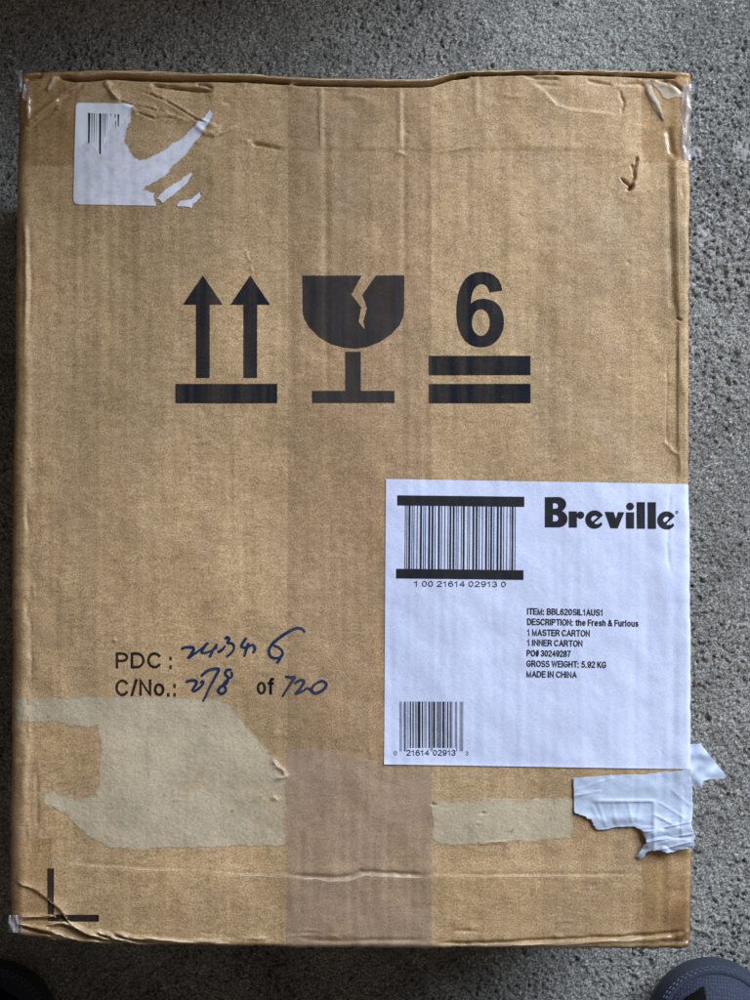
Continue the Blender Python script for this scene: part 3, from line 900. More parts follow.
# ---- handwriting in blue marker pen
def spline(pts, n=7):
    p = [pts[0]]+list(pts)+[pts[-1]]
    out = []
    for i in range(1, len(p)-2):
        a, b, c, d = [np.array(q, float) for q in p[i-1:i+3]]
        for k in range(n):
            t = k/n
            out.append(0.5*((2*b)+(c-a)*t+(2*a-5*b+4*c-d)*t*t+(-a+3*b-3*c+d)*t**3))
    out.append(np.array(pts[-1], float))
    return np.array(out)
def pen(name, strokes, ox, oy, s, w, parent, off=0.12):
    verts, faces = [], []
    o = off
    for st in strokes:
        c = spline([(ox+x/s, oy+y/s) for x, y in st])
        tg = np.gradient(c, axis=0); tg /= np.maximum(np.linalg.norm(tg, axis=1, keepdims=True), 1e-6)
        nr = np.stack([-tg[:, 1], tg[:, 0]], -1)
        n = len(c)
        wd = w*0.5*(0.92+0.16*np.sin(np.linspace(0, 5, n)+len(verts)))
        wd[0] *= 0.55; wd[-1] *= 0.5
        oo = o+np.linspace(0, 0.05, n)
        base = len(verts)
        for k in (-1, 0, 1):
            q = c+nr*(wd*k)[:, None]
            verts += list(surf(q[:, 0], q[:, 1], 0.0, oo))
        for k in range(2):
            for i in range(n-1):
                a = base+k*n+i
                faces.append((a, a+1, a+n+1, a+n))
        o += 0.06
    me = raw_mesh(name, verts, faces)
    if sum(f.normal.z*f.area for f in me.polygons) < 0: me.flip_normals()
    return link(name, me, M_PEN, parent)
h1 = [[(35, 162), (60, 152), (100, 153), (104, 168), (86, 196), (76, 211), (104, 192), (150, 158), (186, 124)],
      [(186, 124), (164, 150), (150, 178), (172, 182), (205, 168), (236, 150)], [(236, 134), (214, 166), (194, 206)],
      [(236, 180), (262, 166), (282, 142)], [(280, 106), (290, 96), (302, 106), (294, 126), (318, 130), (330, 146), (326, 168), (306, 190), (288, 204)],
      [(398, 98), (380, 124), (371, 147), (394, 153), (438, 134)], [(436, 136), (446, 160), (434, 184)], [(412, 126), (398, 164), (388, 202)],
      [(722, 70), (706, 50), (676, 46), (630, 66), (580, 100), (540, 136), (523, 172), (534, 204), (566, 212), (596, 198), (596, 172), (572, 150), (548, 142)], [(594, 192), (584, 216), (568, 240)]]
for g in (h1[:3], h1[3:5], h1[5:8], h1[8:]): pen('handwriting', g, 175, 620, 5.556, 2.9, carton)
h2 = [[(50, 104), (74, 96), (98, 98), (100, 112), (84, 138), (92, 146), (118, 128), (134, 108), (128, 98), (120, 110)],
      [(122, 76), (158, 48), (205, 42), (192, 74), (166, 122), (146, 166), (130, 196)],
      [(266, 46), (246, 46), (236, 64), (250, 84), (240, 110), (212, 128), (204, 148), (222, 158), (240, 140), (230, 112), (246, 92), (268, 76), (266, 54)],
      [(516, 76), (544, 82), (562, 80), (546, 106), (522, 142), (504, 172)],
      [(560, 110), (590, 94), (604, 104), (584, 138), (566, 158), (598, 146), (622, 132), (640, 146)],
      [(690, 99), (656, 114), (640, 140), (660, 156), (696, 138), (710, 114), (692, 98), (668, 104)]]
for g in (h2[:1], h2[1:2], h2[2:3], h2[3:4], h2[4:]): pen('handwriting', g, 175, 660, 4.6875, 2.9, carton)

# ---- tape
patch('packing_tape', [(288.5, 40), (431.5, 40), (431.5, 970), (287.5, 970)], 0.20, M_TAPE, carton, 2.0)
decal('packing_tape', [ragged([(287, 748), (330, 751), (386, 766), (433, 768)], 2.0, 4, False)+[(433, 975), (287, 975)]], 0.26, M_TAPEP, carton, 2.0)
patch('packing_tape', [(-14, 50), (79.5, 50), (77, 165), (-16, 167)], 0.24, M_TAPEB, carton, 1.5)
def zig(px0, px1, y, amp, n):
    return [(px0+(px1-px0)*i/n, y+(amp if i % 2 else 0)) for i in range(n+1)]
decal('packing_tape', [[(642, 60), (720, 60), (720, 163)]+zig(689, 642, 160.5, 2.2, 16)], 0.24, M_TAPEB, carton, 1.6)
patch('packing_tape', [(-14, 760), (39, 762), (39, 838), (-14, 838)], 0.22, M_TAPE, carton, 1.6)
patch('packing_tape', [(-20, 838), (52, 838), (52, 975), (-20, 975)], 0.26, M_TAPEB, carton, 1.4)
patch('packing_tape', [(642, 852), (720, 852), (720, 975), (642, 975)], 0.26, M_TAPEB, carton, 1.5)
patch('packing_tape', [(671, 900), (725, 900), (725, 978), (671, 978)], 0.36, M_TAPEB, carton, 1.5)

def film(name, px0, px1, py0, py1, off, zdrop, parent, seed, amp=1.4):
    """crumpled loose end of film that stands off the carton's corner"""
    nu, nv = max(6, int((px1-px0)/0.8)), max(6, int((py1-py0)/0.8))
    px, py = np.meshgrid(np.linspace(px0, px1, nu), np.linspace(py0, py1, nv))
    n = fnoise(nv, nu, 3, 14, seed)
    px = px+0.5*fnoise(nv, nu, 6, 6, seed+1)*0.8
    z = BOXH+(zdrop+amp*n)*1e-3
    dx = np.linspace(0, 1, nu)[None, :]*np.ones((nv, 1))
    X, Y = U(px, py, z)
    return link(name, grid_mesh(name, np.stack([X, Y, z], -1)), M_FILM, parent)
film('loose_film', 682, 691.5, 84, 160, 0, 1.4, carton, 61, 0.3)
film('loose_film', 16.5, 22, 70, 92, 0, 0.6, carton, 63, 0.8)
film('loose_film', 23, 29.5, 84, 100, 0, 1.6, carton, 65, 0.7)
film('loose_film', 8, 22, 915, 932.5, 0, 1.2, carton, 67, 0.9)
film('loose_film', 683, 692.5, 938, 950, 0, -1.0, carton, 69, 0.8)

# pale film pieces that paint in the glints on the corner tape
decal('tape_glint', [[(643, 80.5), (650, 79.5), (653, 92), (659, 105), (665.5, 121.5), (655, 109), (648.5, 97)]], 0.7, M_GLARE, carton, 1.5)
decal('tape_glint', [[(650, 82.5), (661, 83), (673, 87), (684.5, 94), (683, 97.5), (675, 97), (668, 99.5), (663, 97), (660, 91)]], 0.7, M_GLARE, carton, 1.5)
decal('tape_glint', [[(53, 78), (56, 77), (49.6, 90.5), (47.6, 90)]], 0.6, M_GLARE, carton, 1.5)
# ---- torn fibres and painted fold highlights, pale ribbons along the creases
def fray_glint(pts, w, off=0.12):
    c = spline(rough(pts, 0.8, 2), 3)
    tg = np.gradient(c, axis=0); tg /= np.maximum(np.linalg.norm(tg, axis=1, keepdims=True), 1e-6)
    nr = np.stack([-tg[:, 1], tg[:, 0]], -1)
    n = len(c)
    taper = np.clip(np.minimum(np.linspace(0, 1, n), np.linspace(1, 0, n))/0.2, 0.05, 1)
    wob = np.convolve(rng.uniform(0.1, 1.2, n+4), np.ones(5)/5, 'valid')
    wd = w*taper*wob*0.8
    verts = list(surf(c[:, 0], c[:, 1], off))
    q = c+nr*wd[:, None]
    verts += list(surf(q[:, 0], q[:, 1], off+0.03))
    me = raw_mesh('torn_edge_glint', verts, [(i, i+1, n+i+1, n+i) for i in range(n-1)])
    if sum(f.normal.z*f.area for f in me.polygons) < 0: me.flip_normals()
    return link('torn_edge_glint', me, M_FRAY_GLINT, carton)
for pts, w in FRAY_GLINTS: fray_glint([(x, y-0.6) for x, y in pts], w)
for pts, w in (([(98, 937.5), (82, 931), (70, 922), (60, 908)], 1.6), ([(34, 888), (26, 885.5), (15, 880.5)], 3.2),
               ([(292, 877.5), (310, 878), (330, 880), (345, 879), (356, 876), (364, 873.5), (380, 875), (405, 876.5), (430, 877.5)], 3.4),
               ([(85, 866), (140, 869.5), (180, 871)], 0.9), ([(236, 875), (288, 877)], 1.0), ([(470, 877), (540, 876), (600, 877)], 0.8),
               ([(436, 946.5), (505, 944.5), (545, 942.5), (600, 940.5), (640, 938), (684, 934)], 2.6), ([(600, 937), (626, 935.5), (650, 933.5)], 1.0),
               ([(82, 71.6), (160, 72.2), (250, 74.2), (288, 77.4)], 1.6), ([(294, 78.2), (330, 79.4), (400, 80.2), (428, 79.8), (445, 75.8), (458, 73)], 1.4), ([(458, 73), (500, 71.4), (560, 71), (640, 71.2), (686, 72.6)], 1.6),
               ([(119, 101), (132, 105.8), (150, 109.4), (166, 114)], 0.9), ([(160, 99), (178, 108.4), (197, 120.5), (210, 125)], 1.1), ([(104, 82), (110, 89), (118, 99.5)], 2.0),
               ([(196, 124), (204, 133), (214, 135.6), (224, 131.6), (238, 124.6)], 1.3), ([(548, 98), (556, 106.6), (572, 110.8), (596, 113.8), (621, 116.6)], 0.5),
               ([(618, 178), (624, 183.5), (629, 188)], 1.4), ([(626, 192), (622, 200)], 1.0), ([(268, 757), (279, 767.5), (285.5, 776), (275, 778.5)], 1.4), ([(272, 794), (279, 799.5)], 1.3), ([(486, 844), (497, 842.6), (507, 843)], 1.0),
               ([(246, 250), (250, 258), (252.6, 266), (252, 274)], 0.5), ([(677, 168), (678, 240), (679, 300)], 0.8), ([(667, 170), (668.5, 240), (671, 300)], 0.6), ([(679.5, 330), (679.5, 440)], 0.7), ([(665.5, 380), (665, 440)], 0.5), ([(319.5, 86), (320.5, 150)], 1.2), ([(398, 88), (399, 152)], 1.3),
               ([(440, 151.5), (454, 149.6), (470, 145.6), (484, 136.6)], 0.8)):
    fray_glint(pts, w)
# ---- loose paper fibres that fringe the torn edges
def fringe(pts, mat, parent, off, length=1.6, gap=0.45, closed=True):
    p = np.array(list(pts)+([pts[0]] if closed else []), float)
    seg = np.linalg.norm(np.diff(p, axis=0), axis=1); cum = np.r_[0, np.cumsum(seg)]
    t = np.arange(0, cum[-1], gap)
    x, y = np.interp(t, cum, p[:, 0]), np.interp(t, cum, p[:, 1])
    n = len(t)
    ang = rng.uniform(0, 2*np.pi, n); l = length*rng.uniform(0.15, 1.0, n)**1.6; w = rng.uniform(0.16, 0.42, n)
    dx, dy = np.cos(ang), np.sin(ang)
    A = surf(x-dx*l*0.4-dy*w, y-dy*l*0.4+dx*w, off); B = surf(x-dx*l*0.4+dy*w, y-dy*l*0.4-dx*w, off)
    C = surf(x+dx*l, y+dy*l, off, rng.uniform(0.0, 0.10, n))
    V = np.stack([A, B, C], 1).reshape(-1, 3)
    me = raw_mesh('paper_fibres', V, [(3*i, 3*i+1, 3*i+2) for i in range(n)])
    o = link('paper_fibres', me, mat, parent)
    o['kind'] = 'stuff'
    return o
for c in [c for c in carton.children if c.name.startswith('peeled_patch')]:
    fringe(PEEL_EDGES.pop(0), M_PEEL, c, 0.10, 2.6, 0.35)
# ---- torn sticker in the upper left corner
st_a = [(74.6, 154), (76, 106.5), (77, 104), (79.5, 103), (105, 103.6), (134, 105)] + ragged([(134, 105), (131, 115.6), (127, 128), (124, 141), (129, 152), (139.6, 161.4), (161, 152), (180, 140), (197, 124), (210, 110), (212, 113.5), (203.6, 129.5), (195, 141), (184, 156), (171.6, 167), (159, 179.5), (146, 186), (143, 190), (154.6, 193.4), (155.6, 206)], 1.2, 3, False)[1:] + [(78, 204.6), (75, 203.4), (73.4, 200)]
sticker = decal('torn_sticker', [st_a], 0.32, M_STICK, carton, 2)
fringe(st_a[5:-3], M_STICK, sticker, 0.35, 1.6, 0.3, False)
decal('sticker_scrap', [ragged([(157, 199), (165, 190), (178, 182), (191, 172), (193, 174), (184, 186), (171.6, 196.6), (163, 203)], 0.9, 3)], 0.32, M_STICK, sticker, 2)
decal('sticker_scrap', [ragged([(177, 206), (181, 201), (193, 198), (199, 192), (201.5, 195.5), (194, 203), (192, 208)], 0.9, 3)], 0.32, M_STICK, sticker, 2)
top_a = [(75.4, 128), (76.6, 107), (77.6, 104.8), (79.8, 103.8), (105, 104.4), (131, 105.6)] + ragged([(131, 105.6), (128, 114), (124, 124), (118, 128), (113, 124), (108, 134), (104, 146), (99, 157), (95, 150), (91, 145), (86, 142), (80, 148), (75, 150)], 0.8, 3, False)[1:]
decal('sticker_face', [top_a], 0.39, M_STICKTOP, sticker, 2)
for x0, x1, y0, y1 in ((88.4, 90.6, 113.4, 144), (91.8, 92.8, 113.6, 145), (94, 95, 113.8, 146), (96.6, 97.3, 114, 151), (99.4, 101.8, 114, 155), (103.2, 104, 114, 145), (105, 106, 114.2, 138), (107.2, 107.8, 114.3, 131), (110.8, 111.8, 114.4, 117), (115, 116.3, 114.8, 119), (115.6, 116.6, 122, 129), (118, 119.6, 114.8, 127.4)):
    decal('barcode_bar', [[(x0, y0), (x1, y0), (x1-0.6, y1), (x0+0.1, y1-1.0)]], 0.43, M_LINK, sticker, 4)

# ---- shipping label
LSL = 0.0165
label = patch('shipping_label', [(386, 479), (704, 484.4), (706, 769.4), (384, 764.3)], 0.34, M_LABEL, carton, 1.8, extra=lambda px, py: 0.35*np.exp(-((px-384)**2+(py-765)**2)/14.0)+0.2*np.exp(-((px-386)**2+(py-479)**2)/30.0)+0.18*np.exp(-(764-py+0.0165*(px-384))/1.6)*np.clip((680-px)/30, 0, 1))
OL = 0.47
text('label_text', 'ITEM: BBL620SIL1AUS1', 527, 602.5, 608.0, 614.6, OL, M_LINK, label, 0.085, LSL)
text('label_text', 'DESCRIPTION: the Fresh & Furious', 527, 638.4, 618.4, 625.0, OL, M_LINK, label, 0.085, LSL)
text('label_text', '1 MASTER CARTON', 527, 589.8, 629.0, 635.6, OL, M_LINK, label, 0.085, LSL)
text('label_text', '1 INNER CARTON', 527, 582.4, 639.3, 645.8, OL, M_LINK, label, 0.085, LSL)
text('label_text', 'PO# 30249287', 526.6, 570.8, 649.8, 656.3, OL, M_LINK, label, 0.085, LSL)
text('label_text', 'GROSS WEIGHT: 5.92 KG', 526.4, 606.2, 660.2, 666.8, OL, M_LINK, label, 0.085, LSL)
text('label_text', 'MADE IN CHINA', 526.4, 576.8, 670.6, 677.2, OL, M_LINK, label, 0.085, LSL)
# maker's name in heavy rounded letters
def qb(pts, n=5):
    return [tuple(p) for p in spline(pts, n)]
B_out = [(544.8, 497.2), (558, 497.1)]+arc(558.2, 504.4, 7.9, 7.3, 88, -62, 14)+arc(558.6, 519.0, 8.8, 8.4, 58, -90, 16)+[(544.8, 527.4)]
Bh1 = [(552.9, 503.2)]+arc(555.2, 506.0, 3.0, 2.8, 88, -88, 9)+[(552.9, 508.8)]
Bh2 = [(552.9, 515.0)]+arc(555.0, 518.2, 3.3, 3.2, 88, -88, 9)+[(552.9, 521.4)]
decal('logo_letter', [B_out, Bh1, Bh2], OL, M_LINK, label, 1.6)
decal('logo_letter', [[(568.6, 511.4), (576.8, 511.5), (576.8, 513.6)]+arc(580.4, 515.2, 3.7, 3.7, 150, -150, 18)+[(576.8, 518.0), (576.8, 527.7), (568.6, 527.6)]], OL, M_LINK, label, 1.6)
def letter_e(cx, cy):
    out = arc(cx, cy, 9.3, 9.2, 26, 328, 34)
    out += [(cx+6.4, cy+2.5), (cx+4.2, cy+4.4), (cx+1.2, cy+4.6), (cx-0.3, cy+3.5)]
    hole = [(cx-3.4, cy-1.0), (cx-1.8, cy-3.2), (cx+1.0, cy-4.0), (cx+3.4, cy-2.7), (cx-1.9, cy+1.8), (cx-3.2, cy+1.0)]
    return [out, hole]
decal('logo_letter', letter_e(594.4, 519.6), OL, M_LINK, label, 1.6)
decal('logo_letter', [[(604.4, 511.9), (613.4, 512), (615.6, 518.6), (617.8, 512.1), (624.2, 512.2), (617.6, 528.4), (610.2, 528.2)]], OL, M_LINK, label, 1.6)
decal('logo_letter', [rect(625.8, 634, 512.3, 528.6), arc(629.9, 506.5, 3.9, 3.9)], OL, M_LINK, label, 1.6)
decal('logo_letter', [rect(636.6, 644.9, 502.1, 528.8)], OL, M_LINK, label, 1.6)
decal('logo_letter', [rect(647.6, 655.9, 502.2, 528.9)], OL, M_LINK, label, 1.6)
decal('logo_letter', letter_e(666.4, 520.5), OL, M_LINK, label, 1.6)
decal('registered_mark', [arc(676.9, 512.2, 1.5, 1.5, n=14), arc(676.9, 512.2, 1.0, 1.0, n=12)], OL, M_LINK, label, 1.6)
text('registered_mark', 'R', 676.4, 677.4, 511.5, 512.9, OL, M_LINK, label, 0.06)

# case barcode (interleaved two of five) with bearer bars
decal('barcode_bearer_bar', [rect(397.3, 524.3, 495.3, 505.4, 0.012)], OL, M_LINK, label, 1.6)
decal('barcode_bearer_bar', [rect(396.2, 523.4, 568.8, 578.4, 0.012)], OL, M_LINK, label, 1.6)
I25 = {'0': 'nnwwn', '1': 'wnnnw', '2': 'nwnnw', '3': 'wwnnn', '4': 'nnwnw', '5': 'wnwnn', '6': 'nwwnn', '7': 'nnnww', '8': 'wnnwn', '9': 'nwnwn'}
def itf(digits, wide=2.5):
    seq = [1, 1, 1, 1]
    for a, b in zip(digits[::2], digits[1::2]):
        for p, q in zip(I25[a], I25[b]):
            seq += [wide if p == 'w' else 1, wide if q == 'w' else 1]
    return seq+[wide, 1, 1]
seq = itf('10021614029130')
mod = (515.8-405.2)/sum(seq)
x = 405.2
for k, s_ in enumerate(seq):
    if k % 2 == 0:
        dy = 0.012*(x-405)
        decal('barcode_bar', [[(x, 505.3+dy), (x+s_*mod*0.8, 505.3+dy), (x+s_*mod*0.8-0.5, 569.0+dy), (x-0.5, 569.0+dy)]], OL, M_LINK, label, 3)
    x += s_*mod
text('barcode_digits', '1 00 21614 02913 0', 414.4, 505.8, 580.9, 586.6, OL, M_LINK, label, 0.06, 0.006)
# retail barcode (twelve digits)
LC = {'0': '0001101', '1': '0011001', '2': '0010011', '3': '0111101', '4': '0100011', '5': '0110001', '6': '0101111', '7': '0111011', '8': '0110111', '9': '0001011'}
upc = '021614029133'
bits = '101'+''.join(LC[c] for c in upc[:6])+'01010'+''.join(''.join('1' if b == '0' else '0' for b in LC[c]) for c in upc[6:])+'101'
guard = set(list(range(0, 10))+list(range(45, 50))+list(range(85, 95)))
mod = (463.2-400.0)/95
k = 0
while k < 95:
    if bits[k] == '1':
        j = k
        while j < 95 and bits[j] == '1': j += 1
        yb = 751.2 if k in guard else 747.8
        decal('barcode_bar', [[(400+k*mod, 701.5), (400+j*mod-0.16, 701.5), (400+j*mod-0.16, yb), (400+k*mod, yb)]], OL, M_LINK, label, 3)
        k = j
    else: k += 1
text('barcode_digits', '0', 393.8, 396.8, 751.0, 755.2, OL, M_LINK, label, 0.03)
text('barcode_digits', '21614', 406.6, 429.2, 749.8, 755.6, OL, M_LINK, label, 0.06)
text('barcode_digits', '02913', 433.0, 455.6, 749.8, 755.6, OL, M_LINK, label, 0.06)
text('barcode_digits', '3', 465.4, 468.4, 751.2, 755.4, OL, M_LINK, label, 0.03)

# ---- torn strip of paper below the label, and the scrap that sticks out at the side
CR = fnoise(NY, NX, 16, 12, 71)*0.35+fnoise(NY, NX, 50, 20, 72)*0.8
def scrap_z(px, py):
    loose = sstep(634, 656, px)*sstep(812, 834, py)
    base = 0.5+0.7*sstep(800, 830, py)+1.2*loose
    fold = 0.7*np.exp(-((py-801)/1.6)**2)*sstep(590, 600, px)*(1-sstep(650, 656, px))
    vert = 0.5*np.exp(-((px-654)/1.6)**2)*sstep(798, 804, py)
    cr = hsample(px, py, CR)
    arcs = np.abs(np.sin((py-820+0.25*(px-660)+4*hsample(px, py, CR))/3.6))
    for (ax, ay, bx, by, am) in ((574, 796, 600, 791, .5), (576, 790, 612, 778, .3), (598, 803, 606, 826, .45), (592, 806, 598, 818, .35), (612, 803, 616, 824, .35), (628, 803, 632, 822, .4), (640, 803, 637, 822, .3), (655, 815, 672, 824, .6), (660, 803, 684, 818, .4), (672, 790, 690, 806, .3), (644, 832, 690, 822, .8), (646, 842, 692, 834, .8), (660, 850, 690, 842, .7)):
        t = np.clip(((px-ax)*(bx-ax)+(py-ay)*(by-ay))/((bx-ax)**2+(by-ay)**2), 0, 1)
        d = np.hypot(px-ax-t*(bx-ax), py-ay-t*(by-ay))
        fold = fold+am*0.8*np.exp(-(d/1.0)**2)
    return base+fold+vert+0.16*cr+loose*1.1*arcs+0.3*sstep(812, 822, py)*cr
torn = [(572.7, 778), (600, 776), (630, 774.7), (670, 772), (690, 769), (691.5, 784), (692.3, 800), (692.3, 815), (692, 826.7), (694.8, 837), (694.4, 848), (683, 849.4), (667, 853), (656.7, 850), (648.7, 851), (642, 858.7), (634.8, 857), (640.7, 850.7), (646.5, 842.7), (642, 830.7), (635, 826.7), (619, 826.7), (603, 830), (595, 828), (591, 820), (584.7, 816), (574.5, 813)]
def torn_place(px, py):
    z = BOXH+(hsample(np.clip(px, 0, 686), py)+0.4+scrap_z(px, py))*1e-3
    X, Y = U(px, py, z)
    return np.stack([X, Y, z], -1)
ts = decal('torn_paper_strip', [ragged(torn, 0.9, 3)], 0, M_SCRAP, carton, 1.6, placer=torn_place)
sol = ts.modifiers.new('thick', 'SOLIDIFY'); sol.thickness = 0.00018; sol.offset = -1
FR = fnoise(NY, NX, 22, 22, 75)
def frag_place(px, py):
    d = px-690
    z = BOXH+(-2.5-0.16*d+2.2*np.sin((px-690)*0.16+(py-760)*0.13)+0.8*hsample(px, py, FR))*1e-3
    X, Y = U(px, py, z)
    return np.stack([X, Y, z], -1)
frag = [(688, 746), (694, 744), (700.7, 743.5), (703, 747), (714, 761), (726, 776), (723, 778.7), (710, 779.4), (703, 781), (702, 788), (694, 786.7), (688, 784)]
fr = decal('torn_paper_scrap', [ragged(frag, 0.6, 2)], 0, M_SCRAP, carton, 1.6, placer=frag_place)
sol = fr.modifiers.new('thick', 'SOLIDIFY'); sol.thickness = 0.00018; sol.offset = -1

# ------------------------------------------------------------------ the photographer: only the toes reach into the picture
M_KNIT = make_knit()
M_RAND = make_plain('toe_rand', (0.017, 0.027, 0.054), 0.75, 900, 0.6, 0.9, 0.0008)
M_SOLE = make_plain('shoe_sole', (0.022, 0.030, 0.042), 0.6, 300, 0.12)
M_BLACK = make_plain('black_overlay', (0.003, 0.003, 0.004), 0.8, 400, 0.2)
M_BLACK.node_tree.nodes['Principled BSDF'].inputs['Specular IOR Level'].default_value = 0.1
M_GREYTAB = make_plain('grey_tab', (0.30, 0.30, 0.32), 0.6, 400, 0.15)
M_STITCH = make_plain('stitch_thread', (0.07, 0.09, 0.14), 0.8, 700, 0.2)
M_LACE = make_plain('lace', (0.05, 0.06, 0.09), 0.8, 700, 0.2)
M_LINING = make_plain('lining', (0.02, 0.022, 0.03), 0.9, 500, 0.2)

SH_L, SH_R, SH_H = 0.290, 0.0365, 0.033     # length, toe radius, heel radius
def shoe_outline():
    """plan outline (x, y) with the matching point on the spine, toe at y = 0, heel at y = -L"""
    out, sp = [], []
    for i in range(41):                         # toe, from left to right
        a = math.pi-math.pi*i/40
        out.append((SH_R*math.cos(a), -SH_R+SH_R*math.sin(a))); sp.append((0, -SH_R))
    ys = np.linspace(-SH_R, -(SH_L-SH_H), 46)[1:-1]
    wr = lambda y: np.interp(-y, [0.036, 0.06, 0.095, 0.15, 0.20, 0.257], [0.0365, 0.044, 0.0475, 0.041, 0.036, 0.033])
    for y in ys: out.append((float(wr(y)), y)); sp.append((0, y))
    for i in range(33):
        a = -math.pi*i/32
        out.append((SH_H*math.cos(a), -(SH_L-SH_H)+SH_H*math.sin(a))); sp.append((0, -(SH_L-SH_H)))
    for y in ys[::-1]: out.append((-float(wr(y))*0.96, y)); sp.append((0, y))
    return np.array(out), np.array(sp)
def shoe_top(y):
    return np.interp(-y, [0.0, 0.02, 0.0365, 0.07, 0.11, 0.15, 0.20, 0.26, 0.30], [0.046, 0.050, 0.054, 0.062, 0.080, 0.098, 0.104, 0.108, 0.108])
def build_shoe():
    root = empty('shoe')
    out, sp = shoe_outline()
    n = len(out)
    def ring(s, zf, grow=0.0):
        d = out-sp
        l = np.linalg.norm(d, axis=1, keepdims=True)
        p = sp+d*(1-s)+d/l*grow
        zt = shoe_top(p[:, 1])
        z = 0.020+(zt-0.020)*zf+grow*0.9
        return np.column_stack([p, z])
    def loft(name, svals, grow, mat, drop=None):
        V, F = [], []
        for s in svals:
            zf = (1-(1-s)**2.6)**(1/2.1)
            V.append(ring(s, zf, grow if not callable(grow) else grow(s)))
        for k in range(len(svals)-1):
            for i in range(n):
                j = (i+1) % n
                if drop and drop(svals[k], V[k][i][1]): continue
                F.append((k*n+j, k*n+i, (k+1)*n+i, (k+1)*n+j))
        V = np.concatenate(V)
        me = raw_mesh(name, V, F)
        o = link(name, me, mat, root)
        return o
    hole = lambda s, y: s > 0.42 and y < -0.150
    up = loft('upper', [0.0, 0.03, 0.07, 0.12, 0.18, 0.25, 0.32, 0.40, 0.48, 0.56, 0.64, 0.72, 0.8, 0.88, 0.94, 0.985], 0.0, M_KNIT, hole)
    sd = up.modifiers.new('thick', 'SOLIDIFY'); sd.thickness = 0.003; sd.offset = -1
    rd = loft('toe_rand', [0.0, 0.03, 0.06, 0.09, 0.12, 0.145, 0.15], lambda s: 0.0012 if s < 0.147 else 0.0, M_RAND)
    # stitching along the seam of the rand
    V, F = [], []
    for s_st in (0.118, 0.085):
        r = ring(s_st, (1-(1-s_st)**2.6)**(1/2.1), 0.0016)
        P = np.concatenate([r, r[:1]])
        seg = np.linalg.norm(np.diff(P, axis=0), axis=1); cum = np.r_[0, np.cumsum(seg)]
        pos = 0.0
        while pos+0.0022 < cum[-1]:
            a = np.array([np.interp(pos, cum, P[:, k]) for k in range(3)]); b = np.array([np.interp(pos+0.0020, cum, P[:, k]) for k in range(3)])
            t = (b-a)/np.linalg.norm(b-a); w = np.cross(t, (0, 0, 1.0)); w = w/np.linalg.norm(w)*0.00035
            u = np.array((0, 0, 0.0004)); q = len(V)
            V += [a-w, a+w, b+w, b-w, a*0.75+b*0.25+u, a*0.25+b*0.75+u]
            F += [(q, q+4, q+1), (q+1, q+4, q+5, q+2), (q+2, q+5, q+3), (q+3, q+5, q+4, q)]
            pos += 0.0032
    st = link('stitching', raw_mesh('stitching', V, F), M_STITCH, root)
    st['kind'] = 'stuff'
    # sole: a welted slab following the outline
    V, F = [], []
    prof = [(0.0, -0.004), (0.004, 0.0004), (0.012, 0.0016), (0.019, 0.0014), (0.0225, 0.0004)]
    d = out-sp; l = np.linalg.norm(d, axis=1, keepdims=True)
    for z, g in prof:
        p = out+d/l*g
        toe = np.clip(1+(p[:, 1])/0.05, 0, 1)*0.006 if z < 0.01 else 0
        V.append(np.column_stack([p, np.full(n, z+0.0012)+toe*(1 if z < 0.01 else 0)]))
    for k in range(len(prof)-1):
        for i in range(n):
            j = (i+1) % n
            F.append((k*n+i, k*n+j, (k+1)*n+j, (k+1)*n+i))
    F.append(tuple(range(n))[::-1])
    link('sole', raw_mesh('sole', np.concatenate(V), F), M_SOLE, root)
    # side overlays next to the toe: black wedge with a grey tab behind it
    def on_upper(x, y, g):
        # nearest ring position above plan point (x, y)
        best = np.argmin(np.abs(sp[:, 1]-y)+np.where(np.sign(out[:, 0]) == np.sign(x), 0, 1)) if y < -SH_R else None
        if best is None:
            rr = math.hypot(x, y+SH_R); s = 1-rr/SH_R
        else: s = 1-abs(x)/abs(out[best, 0])
        s = min(max(s, 0.0), 1.0)
        zf = (1-(1-s)**2.6)**(1/2.1)
        return (x, y, 0.020+(float(shoe_top(y))-0.020)*zf+g)
    def overlay(name, poly, mat, g):
        me = fill([[(px*1000, py*1000) for px, py in poly]])
        bm = bmesh.new(); bm.from_mesh(me)
        for ax in (0, 1):
            for k in range(-400, 200, 2):
                nrm = [0, 0, 0]; nrm[ax] = 1; c = [0, 0, 0]; c[ax] = k
                bmesh.ops.bisect_plane(bm, geom=bm.verts[:]+bm.edges[:]+bm.faces[:], plane_co=c, plane_no=nrm, dist=1e-5)
        for v in bm.verts: v.co = on_upper(v.co.x/1000, -v.co.y/1000, g)
        bm.to_mesh(me); bm.free(); me.name = name
        me.polygons.foreach_set('use_smooth', [True]*len(me.polygons))
        o = link(name, me, mat, root)
        m = o.modifiers.new('thick', 'SOLIDIFY'); m.thickness = 0.0009; m.offset = 0
        return o
    overlay('side_overlay', [(-0.0095, -0.0120), (-0.0085, -0.0125), (-0.0078, -0.018), (-0.0090, -0.0235), (-0.0150, -0.0265), (-0.0190, -0.036), (-0.0260, -0.036), (-0.0245, -0.027), (-0.0190, -0.0185), (-0.0135, -0.0150)], M_BLACK, 0.0010)
    overlay('grey_tab', [(-0.0105, -0.0250), (-0.0100, -0.036), (-0.0180, -0.036), (-0.0152, -0.0275)], M_GREYTAB, 0.0010)
    # tongue, laces, collar
    tv, tf = [], []
    for k in range(13):
        y = -0.075-0.085*k/12
        z = float(shoe_top(y))+0.003
        for q in range(9):
            a = (q-4)/4
            tv.append((0.017*a, y, z-0.006*a*a))
    for k in range(12):
        for q in range(8): tf.append((k*9+q, k*9+q+1, (k+1)*9+q+1, (k+1)*9+q))
    to = link('tongue', raw_mesh('tongue', tv, tf), M_LINING, root)
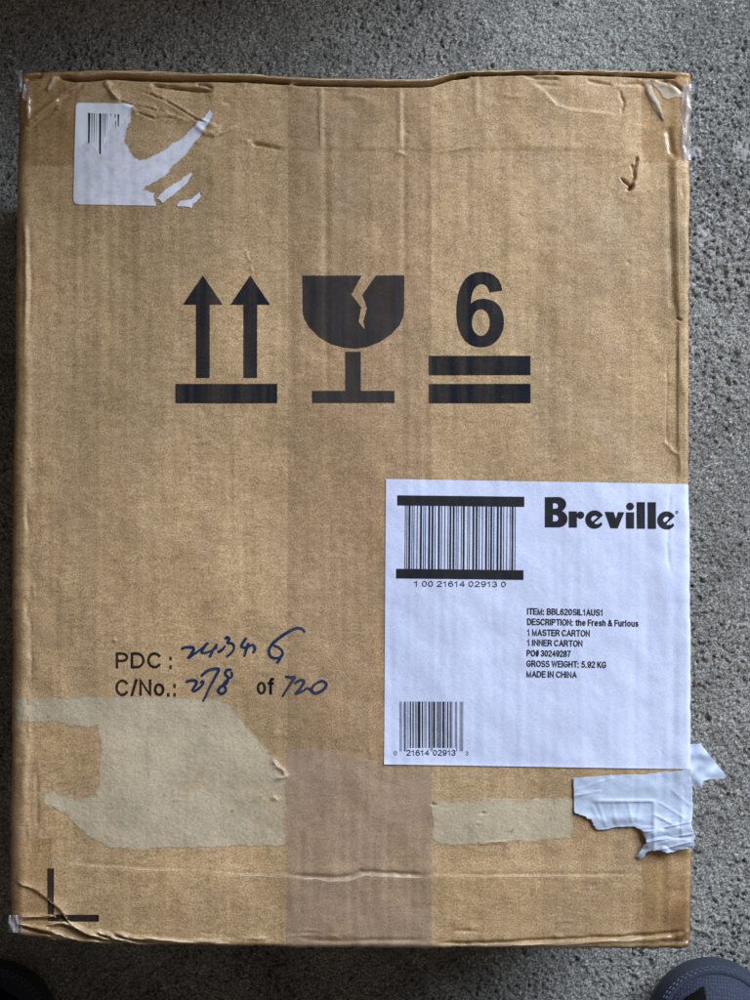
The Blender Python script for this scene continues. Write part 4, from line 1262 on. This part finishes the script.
    m = to.modifiers.new('thick', 'SOLIDIFY'); m.thickness = 0.004; m.offset = 1
    for k in range(6):
        y = -0.085-0.012*k
        V, F = [], []
        for q in range(15):
            a = (q-7)/7
            c = Vector((0.023*a, y-0.004*a*(1 if k % 2 else -1), float(shoe_top(y))+0.008-0.011*a*a))
            for e in range(6):
                t = e*math.pi/3
                V.append((c.x, c.y+0.003*math.cos(t), c.z+0.0014*math.sin(t)))
        for q in range(14):
            for e in range(6): F.append((q*6+e, q*6+(e+1) % 6, (q+1)*6+(e+1) % 6, (q+1)*6+e))
        link('lace', raw_mesh('lace', V, F), M_LACE, root)
    # insole seen through the collar
    V = [(0, -0.2, 0.028)]+[(sp[i, 0]+(out[i, 0]-sp[i, 0])*0.8, sp[i, 1]+(out[i, 1]-sp[i, 1])*0.8, 0.028) for i in range(n)]
    link('insole', raw_mesh('insole', V, [(0, 1+i, 1+(i+1) % n) for i in range(n)]), M_LINING, root)
    return root
M_DENIM = make_plain('dark_trousers', (0.022, 0.026, 0.038), 0.85, 900, 0.25, 0.4, 0.0006)
M_SKIN = make_plain('sock', (0.03, 0.03, 0.035), 0.9, 600, 0.2)
def build_person():
    px, py = U(715.5, 962.5, 0.026); qx, qy = U(-12, 964.5, 0.026)
    mid = (float(px)+float(qx))/2
    root = empty('person', (mid, -0.52, 0))
    root['label'] = 'person in dark trousers standing over the carton, only dark blue shoe toes in view'
    root['category'] = 'person'
    first = build_shoe()
    first.name = 'shoe'; first.parent = root
    first.location = (float(px)-mid, float(py)+0.52, 0); first.rotation_euler = (0, 0, math.radians(-3))
    second = first.copy(); COL.objects.link(second)
    for ch in list(first.children):
        c = ch.copy(); COL.objects.link(c); c.parent = second
    second.location = (float(qx)-mid, float(qy)+0.52, 0); second.scale = (-1, 1, 1); second.rotation_euler = (0, 0, math.radians(4))
    # trousers: one skinned surface from both hems to the waist
    fx = float(px)-mid; ay = float(py)+0.52-0.215
    J = [(0, ay-0.03, 0.93, .165, .12), (0, ay-0.03, 1.02, .155, .11)]
    E = [(0, 1)]
    for sgn, f in ((1, fx), (-1, float(qx)-mid)):
        b = len(J)
        J += [(sgn*0.095, ay-0.025, 0.86, .105, .105), (f*0.62, ay+0.0, 0.66, .085, .09), (f*0.86, ay+0.02, 0.48, .070, .075), (f*0.96, ay-0.005, 0.28, .066, .070), (f, ay-0.01, 0.09, .062, .066)]
        E += [(0, b), (b, b+1), (b+1, b+2), (b+2, b+3), (b+3, b+4)]
    me = bpy.data.meshes.new('trousers')
    me.from_pydata([j[:3] for j in J], E, [])
    o = link('trousers', me, M_DENIM, root)
    sk = o.modifiers.new('skin', 'SKIN'); sk.use_smooth_shade = True
    for k, v in enumerate(me.skin_vertices[0].data):
        v.radius = J[k][3:]
        v.use_root = (k == 0)
    o.modifiers.new('sub', 'SUBSURF').levels = 2
    o.modifiers['sub'].render_levels = 2
    return root
build_person()
